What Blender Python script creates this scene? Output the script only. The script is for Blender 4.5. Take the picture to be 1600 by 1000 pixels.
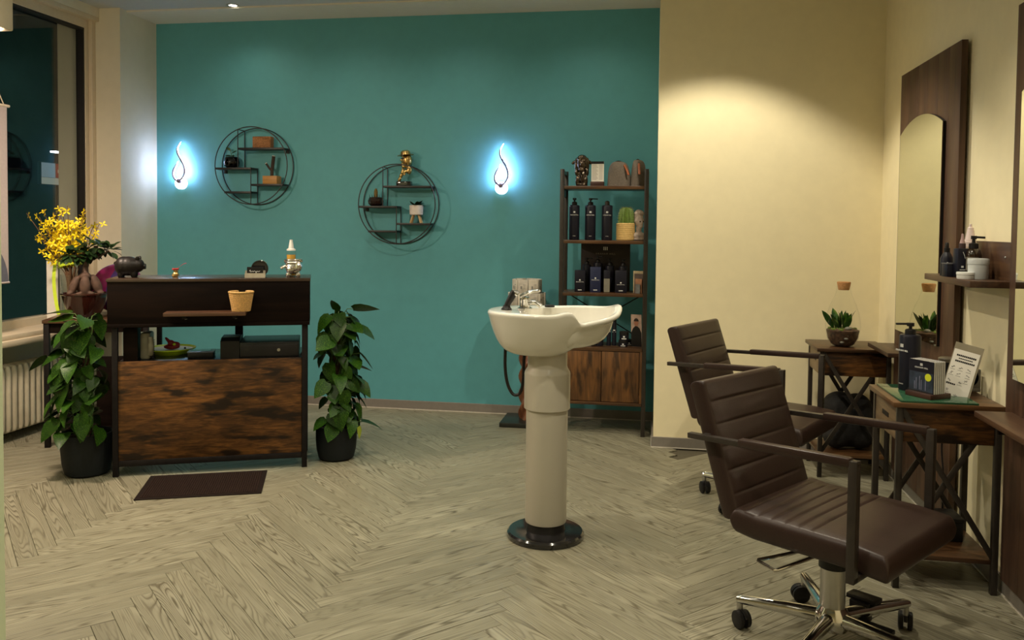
import bpy, bmesh, math, random
from mathutils import Vector, Matrix

for _o in list(bpy.data.objects):
    bpy.data.objects.remove(_o)
SC = bpy.context.scene
COL = SC.collection
R = math.radians
rnd = random.Random(7)

# ------------------------------------------------------------------ camera
cam_d = bpy.data.cameras.new('camera')
cam_d.sensor_width = 36.0
cam_d.lens = 29.25
cam_d.shift_y = -0.0625
cam_d.clip_start = 0.02
cam = bpy.data.objects.new('camera', cam_d)
COL.objects.link(cam)
_r = Vector((0.98584869, 0.16729226, 0.01075447))
_d = Vector((0.01682091, -0.03488788, -0.99924967))
_f = Vector((-0.16679154, 0.98528987, -0.03720817))
cam.matrix_world = Matrix(((_r.x, -_d.x, -_f.x, 0), (_r.y, -_d.y, -_f.y, 0), (_r.z, -_d.z, -_f.z, 1.42), (0, 0, 0, 1)))
SC.camera = cam

# ------------------------------------------------------------------ world (night) and exposure
W = bpy.data.worlds.new('night_sky')
SC.world = W
W.use_nodes = True
W.node_tree.nodes['Background'].inputs[0].default_value = (0.010, 0.014, 0.022, 1)
W.node_tree.nodes['Background'].inputs[1].default_value = 0.5
VS = SC.view_settings
VS.view_transform = 'Standard'
VS.look = 'None'
VS.exposure = 0.48
VS.gamma = 1.0
VS.use_curve_mapping = False

CEIL = 3.0
WARM = (1.0, 0.90, 0.70)
# (x, y, watts, cone degrees, blend) of the recessed ceiling spots
DOWNLIGHTS = [
    (0.36, 4.62, 78, 106, 0.35), (0.42, 2.75, 70, 116, 0.5), (0.35, 0.6, 60, 140, 0.7),
    (-1.15, 3.75, 78, 164, 0.9), (-1.15, 1.7, 74, 156, 0.9), (-2.55, 2.85, 50, 160, 0.9),
    (-3.05, 5.70, 7, 146, 1.0), (-2.25, 5.54, 9, 146, 1.0), (-1.42, 5.54, 9, 146, 1.0), (-0.45, 5.54, 9, 146, 1.0),
]
LED_STRENGTH = 72.0
LED_COLOR = (0.58, 0.66, 1.0)
BOX_LAMP = 210.0

# ------------------------------------------------------------------ mesh helpers
class MB:
    """collects shapes in one bmesh"""
    def __init__(s):
        s.bm = bmesh.new()

    def _xf(s, vs, M):
        if M is not None:
            for v in vs:
                v.co = M @ v.co

    def box(s, c, sz, M=None, bev=0.0, seg=2, rz=0.0):
        r = bmesh.ops.create_cube(s.bm, size=1.0)
        vs = r['verts']
        X = Matrix.Translation(Vector(c)) @ Matrix.Rotation(rz, 4, 'Z')
        for v in vs:
            v.co = X @ Vector((v.co.x * sz[0], v.co.y * sz[1], v.co.z * sz[2]))
        if bev > 0:
            es = list({e for v in vs for e in v.link_edges})
            r2 = bmesh.ops.bevel(s.bm, geom=es, offset=min(bev, min(sz) * 0.49), segments=seg, affect='EDGES', profile=0.5)
            vs = list({v for f in r2['faces'] for v in f.verts} | {v for v in vs if v.is_valid})
        s._xf(vs, M)
        return s

    def bb(s, x0, x1, y0, y1, z0, z1, bev=0.0, M=None):
        return s.box(((x0 + x1) / 2, (y0 + y1) / 2, (z0 + z1) / 2), (abs(x1 - x0), abs(y1 - y0), abs(z1 - z0)), M, bev)

    def bar(s, p0, p1, w, h, bev=0.0, up=(0, 0, 1)):
        p0 = Vector(p0); p1 = Vector(p1); d = p1 - p0; L = d.length; d.normalize()
        u = Vector(up)
        if abs(d.dot(u)) > 0.98:
            u = Vector((1, 0, 0))
        y = u.cross(d).normalized(); z = d.cross(y)
        M = Matrix(((d.x, y.x, z.x, (p0.x + p1.x) / 2), (d.y, y.y, z.y, (p0.y + p1.y) / 2), (d.z, y.z, z.z, (p0.z + p1.z) / 2), (0, 0, 0, 1)))
        return s.box((0, 0, 0), (L, w, h), M, bev)

    def tube(s, pts, r, n=8, closed=False, caps=True, flat=1.0, up=None):
        pts = [Vector(p) for p in pts]; m = len(pts)
        rs = r if isinstance(r, (list, tuple)) else [r] * m
        rings = []; prev = None
        for i, p in enumerate(pts):
            if closed:
                t = pts[(i + 1) % m] - pts[i - 1]
            else:
                t = pts[min(i + 1, m - 1)] - pts[max(i - 1, 0)]
            t.normalize()
            if prev is None:
                a = Vector(up) if up else (Vector((0, 0, 1)) if abs(t.z) < 0.9 else Vector((1, 0, 0)))
            else:
                a = prev
            nrm = (a - t * a.dot(t)).normalized(); prev = nrm
            b = t.cross(nrm)
            rings.append([s.bm.verts.new(p + (nrm * math.cos(2 * math.pi * k / n) * flat + b * math.sin(2 * math.pi * k / n)) * rs[i]) for k in range(n)])
        mm = m if closed else m - 1
        for i in range(mm):
            A, B = rings[i], rings[(i + 1) % m]
            for k in range(n):
                s.bm.faces.new((A[k], A[(k + 1) % n], B[(k + 1) % n], B[k]))
        if caps and not closed:
            s.bm.faces.new(rings[0][::-1]); s.bm.faces.new(rings[-1])
        return s

    def cyl(s, p0, p1, r0, r1=None, n=16, caps=True):
        return s.tube([p0, p1], [r0, r0 if r1 is None else r1], n, caps=caps)

    def lathe(s, prof, c=(0, 0, 0), n=28, M=None, a0=0.0, a1=2 * math.pi, caps=True):
        full = abs(a1 - a0 - 2 * math.pi) < 1e-6
        k = n if full else n + 1
        rings = []; allv = []
        for (r, z) in prof:
            if r < 1e-6:
                v = s.bm.verts.new((c[0], c[1], c[2] + z)); rings.append([v]); allv.append(v)
            else:
                ring = [s.bm.verts.new((c[0] + r * math.cos(a0 + (a1 - a0) * i / n), c[1] + r * math.sin(a0 + (a1 - a0) * i / n), c[2] + z)) for i in range(k)]
                rings.append(ring); allv += ring
        for A, B in zip(rings, rings[1:]):
            for i in range(n):
                j = (i + 1) % k
                if len(A) == 1 and len(B) == 1:
                    continue
                if len(A) == 1:
                    s.bm.faces.new((A[0], B[j], B[i]))
                elif len(B) == 1:
                    s.bm.faces.new((A[i], A[j], B[0]))
                else:
                    s.bm.faces.new((A[i], A[j], B[j], B[i]))
        if caps and full:
            if len(rings[0]) > 1:
                s.bm.faces.new(rings[0][::-1])
            if len(rings[-1]) > 1:
                s.bm.faces.new(rings[-1])
        s._xf(allv, M)
        return s

    def ell(s, c, r, rot=None, u=14, v=9):
        res = bmesh.ops.create_uvsphere(s.bm, u_segments=u, v_segments=v, radius=1.0)
        X = Matrix.Translation(Vector(c))
        if rot is not None:
            X = X @ rot
        for w in res['verts']:
            w.co = X @ Vector((w.co.x * r[0], w.co.y * r[1], w.co.z * r[2]))
        return s

    def prism(s, pts, d, M=None):
        """2D outline in local XY, extruded from z=0 to z=d"""
        a = [s.bm.verts.new((p[0], p[1], 0)) for p in pts]
        b = [s.bm.verts.new((p[0], p[1], d)) for p in pts]
        n = len(pts)
        s.bm.faces.new(a[::-1]); s.bm.faces.new(b)
        for i in range(n):
            s.bm.faces.new((a[i], a[(i + 1) % n], b[(i + 1) % n], b[i]))
        s._xf(a + b, M)
        return s

    def skin(s, f, nu, nv, closed_u=False):
        """grid surface from f(i, j)"""
        g = [[s.bm.verts.new(f(i, j)) for j in range(nv)] for i in range(nu)]
        for i in range(nu if closed_u else nu - 1):
            for j in range(nv - 1):
                i2 = (i + 1) % nu
                s.bm.faces.new((g[i][j], g[i2][j], g[i2][j + 1], g[i][j + 1]))
        return g

    def mesh(s, name, mat, smooth=True, angle=38):
        bmesh.ops.recalc_face_normals(s.bm, faces=s.bm.faces)
        me = bpy.data.meshes.new(name)
        s.bm.to_mesh(me); s.bm.free()
        if mat:
            me.materials.append(mat)
        if smooth:
            me.polygons.foreach_set('use_smooth', [True] * len(me.polygons))
            me.set_sharp_from_angle(angle=R(angle))
        return me


def link(name, me, parent=None, loc=(0, 0, 0), rot=(0, 0, 0)):
    o = bpy.data.objects.new(name, me)
    COL.objects.link(o)
    o.location = loc; o.rotation_euler = rot
    if parent is not None:
        o.parent = parent
    return o


def part(name, mb, mat, parent, label=None, smooth=True, angle=38, kind=None):
    me = mb.mesh(name, mat, smooth, angle) if isinstance(mb, MB) else mb
    o = link(name, me, parent)
    if label:
        o['label'] = label
    if kind:
        o['kind'] = kind
    return o


def tag(o, label, cat, group=None):
    o['label'] = label; o['category'] = cat
    if group:
        o['group'] = group
    return o


def thing(name, label, cat, loc=(0, 0, 0), rz=0.0, group=None):
    o = bpy.data.objects.new(name, None)
    o.empty_display_size = 0.05
    COL.objects.link(o)
    o.location = loc; o.rotation_euler = (0, 0, rz)
    return tag(o, label, cat, group)


def single(name, mb, mat, label, cat, loc=(0, 0, 0), rz=0.0, group=None, smooth=True, angle=38):
    me = mb.mesh(name, mat, smooth, angle) if isinstance(mb, MB) else mb
    return tag(link(name, me, None, loc, (0, 0, rz)), label, cat, group)


def struct(name, mb, mat, parent=None, smooth=False):
    o = link(name, mb.mesh(name, mat, smooth), parent)
    if parent is None:
        o['kind'] = 'structure'
    return o


def copy_tree(o, parent=None):
    c = o.copy(); COL.objects.link(c)
    if parent is not None:
        c.parent = parent
    for ch in list(o.children):
        copy_tree(ch, c)
    return c


def blob(ells, voxel, mat, name='blob', smooth_it=4):
    """one continuous surface from overlapping ellipsoids"""
    m = MB()
    for e in ells:
        m.ell(e[0], e[1], e[2] if len(e) > 2 else None, 18, 12)
    me = m.mesh(name + '_src', None, False)
    ob = bpy.data.objects.new(name + '_src', me)
    COL.objects.link(ob)
    rm = ob.modifiers.new('r', 'REMESH'); rm.mode = 'VOXEL'; rm.voxel_size = voxel
    if smooth_it:
        sm = ob.modifiers.new('s', 'SMOOTH'); sm.iterations = smooth_it; sm.factor = 0.5
    dg = bpy.context.evaluated_depsgraph_get()
    out = bpy.data.meshes.new_from_object(ob.evaluated_get(dg))
    bpy.data.objects.remove(ob)
    out.name = name
    out.materials.clear(); out.materials.append(mat)
    out.polygons.foreach_set('use_smooth', [True] * len(out.polygons))
    return out


_txt = {}
def text_mesh(body, size, mat, ext=0.0006, align='CENTER', spacing=1.0):
    """flat lettering, lies in local XY, reads along +X"""
    k = (body, size, mat.name, align, spacing)
    if k in _txt:
        return _txt[k]
    cu = bpy.data.curves.new('lettering', 'FONT')
    cu.body = body; cu.size = size; cu.extrude = ext; cu.align_x = align; cu.align_y = 'CENTER'
    cu.space_character = spacing; cu.resolution_u = 2
    ob = bpy.data.objects.new('lettering', cu)
    COL.objects.link(ob)
    dg = bpy.context.evaluated_depsgraph_get()
    me = bpy.data.meshes.new_from_object(ob.evaluated_get(dg))
    bpy.data.objects.remove(ob)
    me.materials.clear(); me.materials.append(mat)
    _txt[k] = me
    return me


def lettering(body, size, mat, parent, loc, rz=0.0, tilt=0.0, align='CENTER', spacing=1.0, name='lettering'):
    """upright text whose front looks to local -Y before rz"""
    o = link(name, text_mesh(body, size, mat, align=align, spacing=spacing), parent, loc, (R(90) - tilt, 0, rz))
    return o

# ------------------------------------------------------------------ materials
def srgb(r, g, b):
    f = lambda c: (c / 255.0) / 12.92 if c / 255.0 <= 0.04045 else ((c / 255.0 + 0.055) / 1.055) ** 2.4
    return (f(r), f(g), f(b))


class N:
    def __init__(s, name):
        s.m = bpy.data.materials.new(name); s.m.use_nodes = True
        s.t = s.m.node_tree; s.b = s.t.nodes['Principled BSDF']

    def n(s, kind, **kw):
        nd = s.t.nodes.new(kind)
        for k, v in kw.items():
            if k.startswith('i_'):
                nd.inputs[k[2:].replace('_', ' ')].default_value = v
            else:
                setattr(nd, k, v)
        return nd

    def l(s, a, b):
        s.t.links.new(a, b)

    def ramp(s, fac, stops, interp='LINEAR'):
        nd = s.t.nodes.new('ShaderNodeValToRGB')
        cr = nd.color_ramp; cr.interpolation = interp
        while len(cr.elements) < len(stops):
            cr.elements.new(0.5)
        for e, (p, c) in zip(cr.elements, stops):
            e.position = p; e.color = (*c, 1)
        s.l(fac, nd.inputs[0])
        return nd.outputs[0]

    def coords(s, scale=(1, 1, 1), kind='Object', rand=0.0):
        tc = s.n('ShaderNodeTexCoord')
        mp = s.n('ShaderNodeMapping')
        mp.inputs['Scale'].default_value = scale
        src = tc.outputs[kind]
        if rand:
            oi = s.n('ShaderNodeObjectInfo')
            vm = s.n('ShaderNodeVectorMath', operation='SCALE')
            vm.inputs[0].default_value = (rand, rand * 0.7, rand * 0.3)
            s.l(oi.outputs['Random'], vm.inputs['Scale'])
            ad = s.n('ShaderNodeVectorMath', operation='ADD')
            s.l(src, ad.inputs[0]); s.l(vm.outputs[0], ad.inputs[1])
            src = ad.outputs[0]
        s.l(src, mp.inputs['Vector'])
        return mp.outputs[0]

    def bump(s, h, strength=0.2, dist=0.002):
        b = s.n('ShaderNodeBump'); b.inputs['Strength'].default_value = strength; b.inputs['Distance'].default_value = dist
        s.l(h, b.inputs['Height']); s.l(b.outputs[0], s.b.inputs['Normal'])

    def set(s, rough=0.5, metal=0.0, spec=0.5):
        s.b.inputs['Roughness'].default_value = rough
        s.b.inputs['Metallic'].default_value = metal
        s.b.inputs['Specular IOR Level'].default_value = spec
        return s


def pm(name, col, rough=0.5, metal=0.0, var=0.10, scale=30.0, bump=0.0, spec=0.5, coat=0.0):
    """plain surface with a fine procedural mottling"""
    k = N(name).set(rough, metal, spec)
    v = k.coords((scale, scale, scale))
    nz = k.n('ShaderNodeTexNoise'); nz.inputs['Scale'].default_value = 1.0; nz.inputs['Detail'].default_value = 3.0
    k.l(v, nz.inputs['Vector'])
    lo = tuple(max(0, c * (1 - var)) for c in col); hi = tuple(min(1, c * (1 + var)) for c in col)
    k.l(k.ramp(nz.outputs[0], [(0.3, lo), (0.7, hi)]), k.b.inputs['Base Color'])
    if bump:
        k.bump(nz.outputs[0], bump, 0.002)
    if coat:
        k.b.inputs['Coat Weight'].default_value = coat
        k.b.inputs['Coat Roughness'].default_value = 0.08
    return k.m


def wood(name, dark, mid, light, along='X', rough=0.5, grain=34.0, stretch=0.06, patch=4.0, rand=3.0, spots=0.0, spec=0.5):
    k = N(name).set(rough, 0.0, spec)
    ax = {'X': (stretch, 1, 1), 'Y': (1, stretch, 1), 'Z': (1, 1, stretch)}[along]
    v1 = k.coords(tuple(a * grain for a in ax), rand=rand)
    n1 = k.n('ShaderNodeTexNoise'); n1.inputs['Scale'].default_value = 1.0; n1.inputs['Detail'].default_value = 5.0; n1.inputs['Roughness'].default_value = 0.62; n1.inputs['Distortion'].default_value = 0.6
    k.l(v1, n1.inputs['Vector'])
    ax2 = {'X': (0.35, 1.3, 1.3), 'Y': (1.3, 0.35, 1.3), 'Z': (1.3, 1.3, 0.35)}[along]
    v2 = k.coords(tuple(a * patch for a in ax2), rand=rand)
    n2 = k.n('ShaderNodeTexNoise'); n2.inputs['Scale'].default_value = 1.0; n2.inputs['Detail'].default_value = 4.0; n2.inputs['Roughness'].default_value = 0.55
    k.l(v2, n2.inputs['Vector'])
    mx = k.n('ShaderNodeMath', operation='MULTIPLY_ADD'); mx.inputs[1].default_value = 0.55
    k.l(n1.outputs[0], mx.inputs[0])
    m2 = k.n('ShaderNodeMath', operation='MULTIPLY'); m2.inputs[1].default_value = 0.45
    k.l(n2.outputs[0], m2.inputs[0]); k.l(m2.outputs[0], mx.inputs[2])
    c = k.ramp(mx.outputs[0], [(0.36, dark), (0.50, mid), (0.64, light)])
    if spots:
        n3 = k.n('ShaderNodeTexNoise'); n3.inputs['Scale'].default_value = 1.0; n3.inputs['Detail'].default_value = 3.0
        k.l(k.coords(tuple(a * 13.0 for a in ax2), rand=rand), n3.inputs['Vector'])
        f = k.ramp(n3.outputs[0], [(0.36, (1, 1, 1)), (0.47, (0, 0, 0))])
        mm = k.n('ShaderNodeMath', operation='MULTIPLY'); mm.inputs[1].default_value = spots
        k.l(f, mm.inputs[0])
        mix = k.n('ShaderNodeMix', data_type='RGBA')
        k.l(mm.outputs[0], mix.inputs['Factor']); k.l(c, mix.inputs['A']); mix.inputs['B'].default_value = (*[d * 0.6 for d in dark], 1)
        c = mix.outputs['Result']
    k.l(c, k.b.inputs['Base Color'])
    k.bump(n1.outputs[0], 0.12, 0.0015)
    return k.m


def emit(name, col, strength):
    k = N(name)
    k.b.inputs['Base Color'].default_value = (*col, 1)
    k.b.inputs['Emission Color'].default_value = (*col, 1)
    k.b.inputs['Emission Strength'].default_value = strength
    return k.m


def glass(name, tint=(1, 1, 1), rough=0.0, ior=1.45):
    """thin clear sheet or vessel wall: see-through with a Fresnel reflection"""
    k = N(name)
    tr = k.n('ShaderNodeBsdfTransparent'); tr.inputs[0].default_value = (*tint, 1)
    gl = k.n('ShaderNodeBsdfGlossy'); gl.inputs['Roughness'].default_value = rough
    fr = k.n('ShaderNodeFresnel')
    ge = k.n('ShaderNodeNewGeometry'); mr = k.n('ShaderNodeMapRange')
    mr.inputs['To Min'].default_value = ior; mr.inputs['To Max'].default_value = 1.0 / ior
    k.l(ge.outputs['Backfacing'], mr.inputs['Value']); k.l(mr.outputs[0], fr.inputs['IOR'])
    mx = k.n('ShaderNodeMixShader')
    k.l(fr.outputs[0], mx.inputs[0]); k.l(tr.outputs[0], mx.inputs[1]); k.l(gl.outputs[0], mx.inputs[2])
    k.l(mx.outputs[0], k.t.nodes['Material Output'].inputs['Surface'])
    return k.m


def floor_mat():
    k = N('ash_vinyl_plank').set(0.42, 0, 0.4)
    # cathedral figure: distorted bands across the board, stretched along it
    v = k.coords((0.95, 13.0, 1.0), rand=37.0)
    nc = k.n('ShaderNodeTexNoise'); nc.inputs['Scale'].default_value = 1.0; nc.inputs['Detail'].default_value = 1.2; nc.inputs['Roughness'].default_value = 0.35; nc.inputs['Distortion'].default_value = 0.25
    k.l(v, nc.inputs['Vector'])
    mu = k.n('ShaderNodeMath', operation='MULTIPLY'); mu.inputs[1].default_value = 24.0
    k.l(nc.outputs[0], mu.inputs[0])
    wv = k.n('ShaderNodeMath', operation='FRACT'); k.l(mu.outputs[0], wv.inputs[0])
    lines = k.ramp(wv.outputs[0], [(0.0, (0.1, 0.1, 0.1)), (0.30, (0, 0, 0)), (0.60, (0.30, 0.30, 0.30)), (0.78, (1, 1, 1)), (0.90, (0.7, 0.7, 0.7)), (1.0, (0.1, 0.1, 0.1))])
    v2 = k.coords((5.0, 190.0, 1.0), rand=11.0)
    n2 = k.n('ShaderNodeTexNoise'); n2.inputs['Scale'].default_value = 1.0; n2.inputs['Detail'].default_value = 4.0; n2.inputs['Roughness'].default_value = 0.65
    k.l(v2, n2.inputs['Vector'])
    v3 = k.coords((1.6, 7.0, 1.0), rand=23.0)
    n3 = k.n('ShaderNodeTexNoise'); n3.inputs['Scale'].default_value = 1.0; n3.inputs['Detail'].default_value = 2.0
    k.l(v3, n3.inputs['Vector'])
    base = k.ramp(n3.outputs[0], [(0.3, FLOOR_LO), (0.7, FLOOR_HI)])
    f1 = k.n('ShaderNodeMath', operation='MULTIPLY'); f1.inputs[1].default_value = 0.92
    k.l(lines, f1.inputs[0])
    mask = k.ramp(n3.outputs[0], [(0.35, (0.35, 0.35, 0.35)), (0.6, (1, 1, 1))])
    f1b = k.n('ShaderNodeMath', operation='MULTIPLY'); k.l(f1.outputs[0], f1b.inputs[0]); k.l(mask, f1b.inputs[1])
    mx = k.n('ShaderNodeMix', data_type='RGBA'); k.l(f1b.outputs[0], mx.inputs['Factor']); k.l(base, mx.inputs['A']); mx.inputs['B'].default_value = (*FLOOR_GRAIN, 1)
    fib = k.ramp(n2.outputs[0], [(0.34, (0.55, 0.55, 0.55)), (0.45, (0, 0, 0))])
    mx2 = k.n('ShaderNodeMix', data_type='RGBA'); k.l(fib, mx2.inputs['Factor']); k.l(mx.outputs['Result'], mx2.inputs['A']); mx2.inputs['B'].default_value = (*FLOOR_GRAIN, 1)
    oi = k.n('ShaderNodeObjectInfo')
    hs = k.n('ShaderNodeHueSaturation')
    mr = k.n('ShaderNodeMapRange'); mr.inputs['To Min'].default_value = 0.92; mr.inputs['To Max'].default_value = 1.07
    k.l(oi.outputs['Random'], mr.inputs['Value']); k.l(mr.outputs[0], hs.inputs['Value'])
    k.l(mx2.outputs['Result'], hs.inputs['Color'])
    k.l(hs.outputs[0], k.b.inputs['Base Color'])
    k.bump(lines, 0.06, 0.001)
    return k.m


FLOOR_LO = srgb(131, 127, 107); FLOOR_HI = srgb(155, 151, 130); FLOOR_GRAIN = srgb(82, 75, 56)
M_FLOOR = floor_mat()
M_FLOORBASE = pm('floor_joint', srgb(84, 78, 62), 0.8)
M_TEAL = pm('teal_wall_paint', srgb(88, 160, 168), 0.62, var=0.03, scale=14, bump=0.03)
M_CREAM = pm('cream_wall_paint', srgb(242, 230, 192), 0.7, var=0.02, scale=14, bump=0.03)
M_WHITEWALL = pm('white_wall_paint', srgb(218, 210, 190), 0.7, var=0.02, scale=14, bump=0.03)
M_CEIL = pm('ceiling_paint', srgb(190, 192, 190), 0.8, var=0.02)
M_BASEB = pm('grey_baseboard', srgb(128, 122, 114), 0.5, var=0.05)
M_BASESTRIP = pm('pale_baseboard_lip', srgb(205, 198, 184), 0.5)
M_FRAME = pm('window_frame_white', srgb(205, 190, 165), 0.45, var=0.03)
M_RUBBER = pm('dark_seal', (0.012, 0.010, 0.010), 0.5)
M_GLASS = glass('window_glass', (0.93, 0.96, 0.95), 0.0, 1.62)
M_CLEAR = glass('clear_glass', (0.985, 0.99, 0.98), 0.0, 1.40)
M_SMOKE = glass('smoked_glass', (0.16, 0.17, 0.20), 0.02, 1.5)
M_BLACKSTEEL = pm('black_steel', (0.012, 0.010, 0.010), 0.5, 0.0, var=0.2, spec=0.12)
M_BRONZESTEEL = pm('dark_brown_steel', (0.034, 0.027, 0.022), 0.36, 0.2, var=0.15)
M_RUSTIC = wood('rustic_brown_board', srgb(34, 22, 12), srgb(80, 51, 24), srgb(122, 80, 38), 'X', 0.5, 70, 0.15, 7.0, spots=0.95, spec=0.3)
M_RUSTICZ = wood('rustic_brown_door', srgb(44, 28, 15), srgb(92, 60, 30), srgb(128, 86, 44), 'Z', 0.42, 30, 0.09, 3.4, spots=0.8)
M_RUSTICTOP = wood('rustic_brown_top', srgb(48, 31, 19), srgb(78, 52, 31), srgb(106, 74, 44), 'X', 0.35, 34, 0.08, 3.4, spots=0.25)
M_RUSTICTOPY = wood('rustic_brown_top_lengthwise', srgb(48, 31, 19), srgb(78, 52, 31), srgb(106, 74, 44), 'Y', 0.35, 34, 0.08, 3.4, spots=0.25)
M_ESPRESSO = wood('espresso_board', srgb(13, 8, 7), srgb(20, 13, 10), srgb(29, 19, 14), 'X', 0.6, 30, 0.07, 3.0, spec=0.06)
M_WORKTOP = pm('dark_glossy_worktop', (0.012, 0.012, 0.014), 0.22, var=0.1)
M_PLANK = wood('stained_pine_board', srgb(52, 33, 22), srgb(76, 51, 35), srgb(94, 66, 46), 'Z', 0.5, 40, 0.05, 2.5, rand=5.0)
M_PLANKY = wood('stained_pine_ledge', srgb(44, 28, 19), srgb(68, 45, 30), srgb(90, 64, 43), 'Y', 0.4, 40, 0.05, 2.5, rand=5.0)
M_LEATHER = pm('brown_leatherette', srgb(50, 36, 31), 0.38, var=0.10, scale=160, bump=0.10, spec=0.32)
M_CHROME = pm('chrome', (0.72, 0.71, 0.68), 0.12, 1.0, var=0.03)
M_SATIN = pm('satin_steel', (0.50, 0.49, 0.46), 0.34, 1.0, var=0.04)
M_BLACKPL = pm('black_plastic', (0.011, 0.010, 0.010), 0.42, var=0.1, spec=0.3)
M_NAVYPL = pm('navy_black_bottle', (0.010, 0.010, 0.018), 0.38, var=0.1, spec=0.3)
M_NAVY = pm('navy_carton', (0.014, 0.020, 0.062), 0.4, var=0.1)
M_WHITEPR = pm('white_print', (0.75, 0.75, 0.72), 0.6, var=0.02)
M_GREYPR = pm('grey_print', (0.22, 0.21, 0.20), 0.6, var=0.02)
M_CERAMIC = pm('white_glazed_ceramic', srgb(228, 225, 214), 0.10, var=0.01, scale=6, coat=0.6)
M_COLUMN = pm('beige_column_plastic', srgb(184, 178, 162), 0.30, var=0.02, scale=6)
M_BLACKGLOSS = pm('glossy_black_base', (0.016, 0.015, 0.015), 0.10, var=0.1, coat=0.5)
M_LEAF = None
M_POT = pm('dark_plant_pot', srgb(26, 30, 32), 0.6, var=0.1, scale=60, bump=0.05, spec=0.2)
M_SOIL = pm('potting_soil', srgb(52, 36, 24), 0.95, var=0.5, scale=90, bump=0.6)
M_BARK = pm('moss_pole_fibre', srgb(72, 52, 34), 0.95, var=0.5, scale=80, bump=0.6)
M_STEM = pm('green_stem', srgb(74, 100, 44), 0.5, var=0.2)
M_PAPER = pm('white_paper', srgb(236, 232, 222), 0.7, var=0.02)
M_GOLD = pm('antique_gold', (0.62, 0.42, 0.16), 0.28, 1.0, var=0.15)
M_BRONZE = pm('dark_polished_bronze', (0.10, 0.075, 0.055), 0.18, 0.9, var=0.3)
M_MIRROR = pm('mirror_silver', (0.80, 0.83, 0.70), 0.015, 1.0, var=0.005)
M_WHITEPL = pm('white_plastic', srgb(226, 226, 222), 0.35, var=0.02)


def leaf_mat(name, dark, mid, pale, vari=0.5):
    k = N(name).set(0.40, 0, 0.2)
    nz = k.n('ShaderNodeTexNoise'); nz.inputs['Scale'].default_value = 1.0; nz.inputs['Detail'].default_value = 3.0
    k.l(k.coords((26, 60, 20), rand=40.0), nz.inputs['Vector'])
    c = k.ramp(nz.outputs[0], [(0.35, dark), (0.58, mid), (0.58 + 0.22 * (1 - vari) + 0.06, pale)])
    oi = k.n('ShaderNodeObjectInfo'); hs = k.n('ShaderNodeHueSaturation'); mr = k.n('ShaderNodeMapRange')
    mr.inputs['To Min'].default_value = 0.65; mr.inputs['To Max'].default_value = 1.45
    k.l(oi.outputs['Random'], mr.inputs['Value']); k.l(mr.outputs[0], hs.inputs['Value']); k.l(c, hs.inputs['Color'])
    k.l(hs.outputs[0], k.b.inputs['Base Color'])
    k.bump(nz.outputs[0], 0.15, 0.003)
    return k.m


M_LEAF = leaf_mat('pothos_leaf', srgb(14, 36, 6), srgb(34, 70, 14), srgb(122, 146, 40), 0.3)
M_LEAF2 = leaf_mat('ficus_leaf', srgb(18, 34, 15), srgb(32, 54, 24), srgb(62, 84, 40), 0.1)

# ================================================================== SETTING
XL, XR, YB, YC = -3.93, 1.375, 6.12, 5.40     # left return, right wall, teal wall, cream wall
YF = -1.6

# floor: joint layer below, herringbone boards on top
floor = struct('floor', MB().bb(-4.5, 1.6, YF - 0.1, 6.3, -0.09, -0.009), M_FLOORBASE)
PW, PL = 0.08, 0.96


def clip(poly, a, b, c):
    """keep a*x+b*y<=c"""
    out = []
    for i in range(len(poly)):
        p, q = poly[i], poly[(i + 1) % len(poly)]
        fp = a * p[0] + b * p[1] - c; fq = a * q[0] + b * q[1] - c
        if fp <= 0:
            out.append(p)
        if (fp < 0 < fq) or (fq < 0 < fp):
            t = fp / (fp - fq); out.append((p[0] + t * (q[0] - p[0]), p[1] + t * (q[1] - p[1])))
    return out


def plank_mesh(poly):
    m = MB(); m.prism(poly, 0.009)
    top = [f for f in m.bm.faces if f.normal.z > 0.9] or list(m.bm.faces)[1:2]
    es = list({e for f in top for e in f.edges})
    bmesh.ops.bevel(m.bm, geom=es, offset=0.0012, segments=1, affect='EDGES')
    return m.mesh('plank', M_FLOOR, False)


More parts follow.
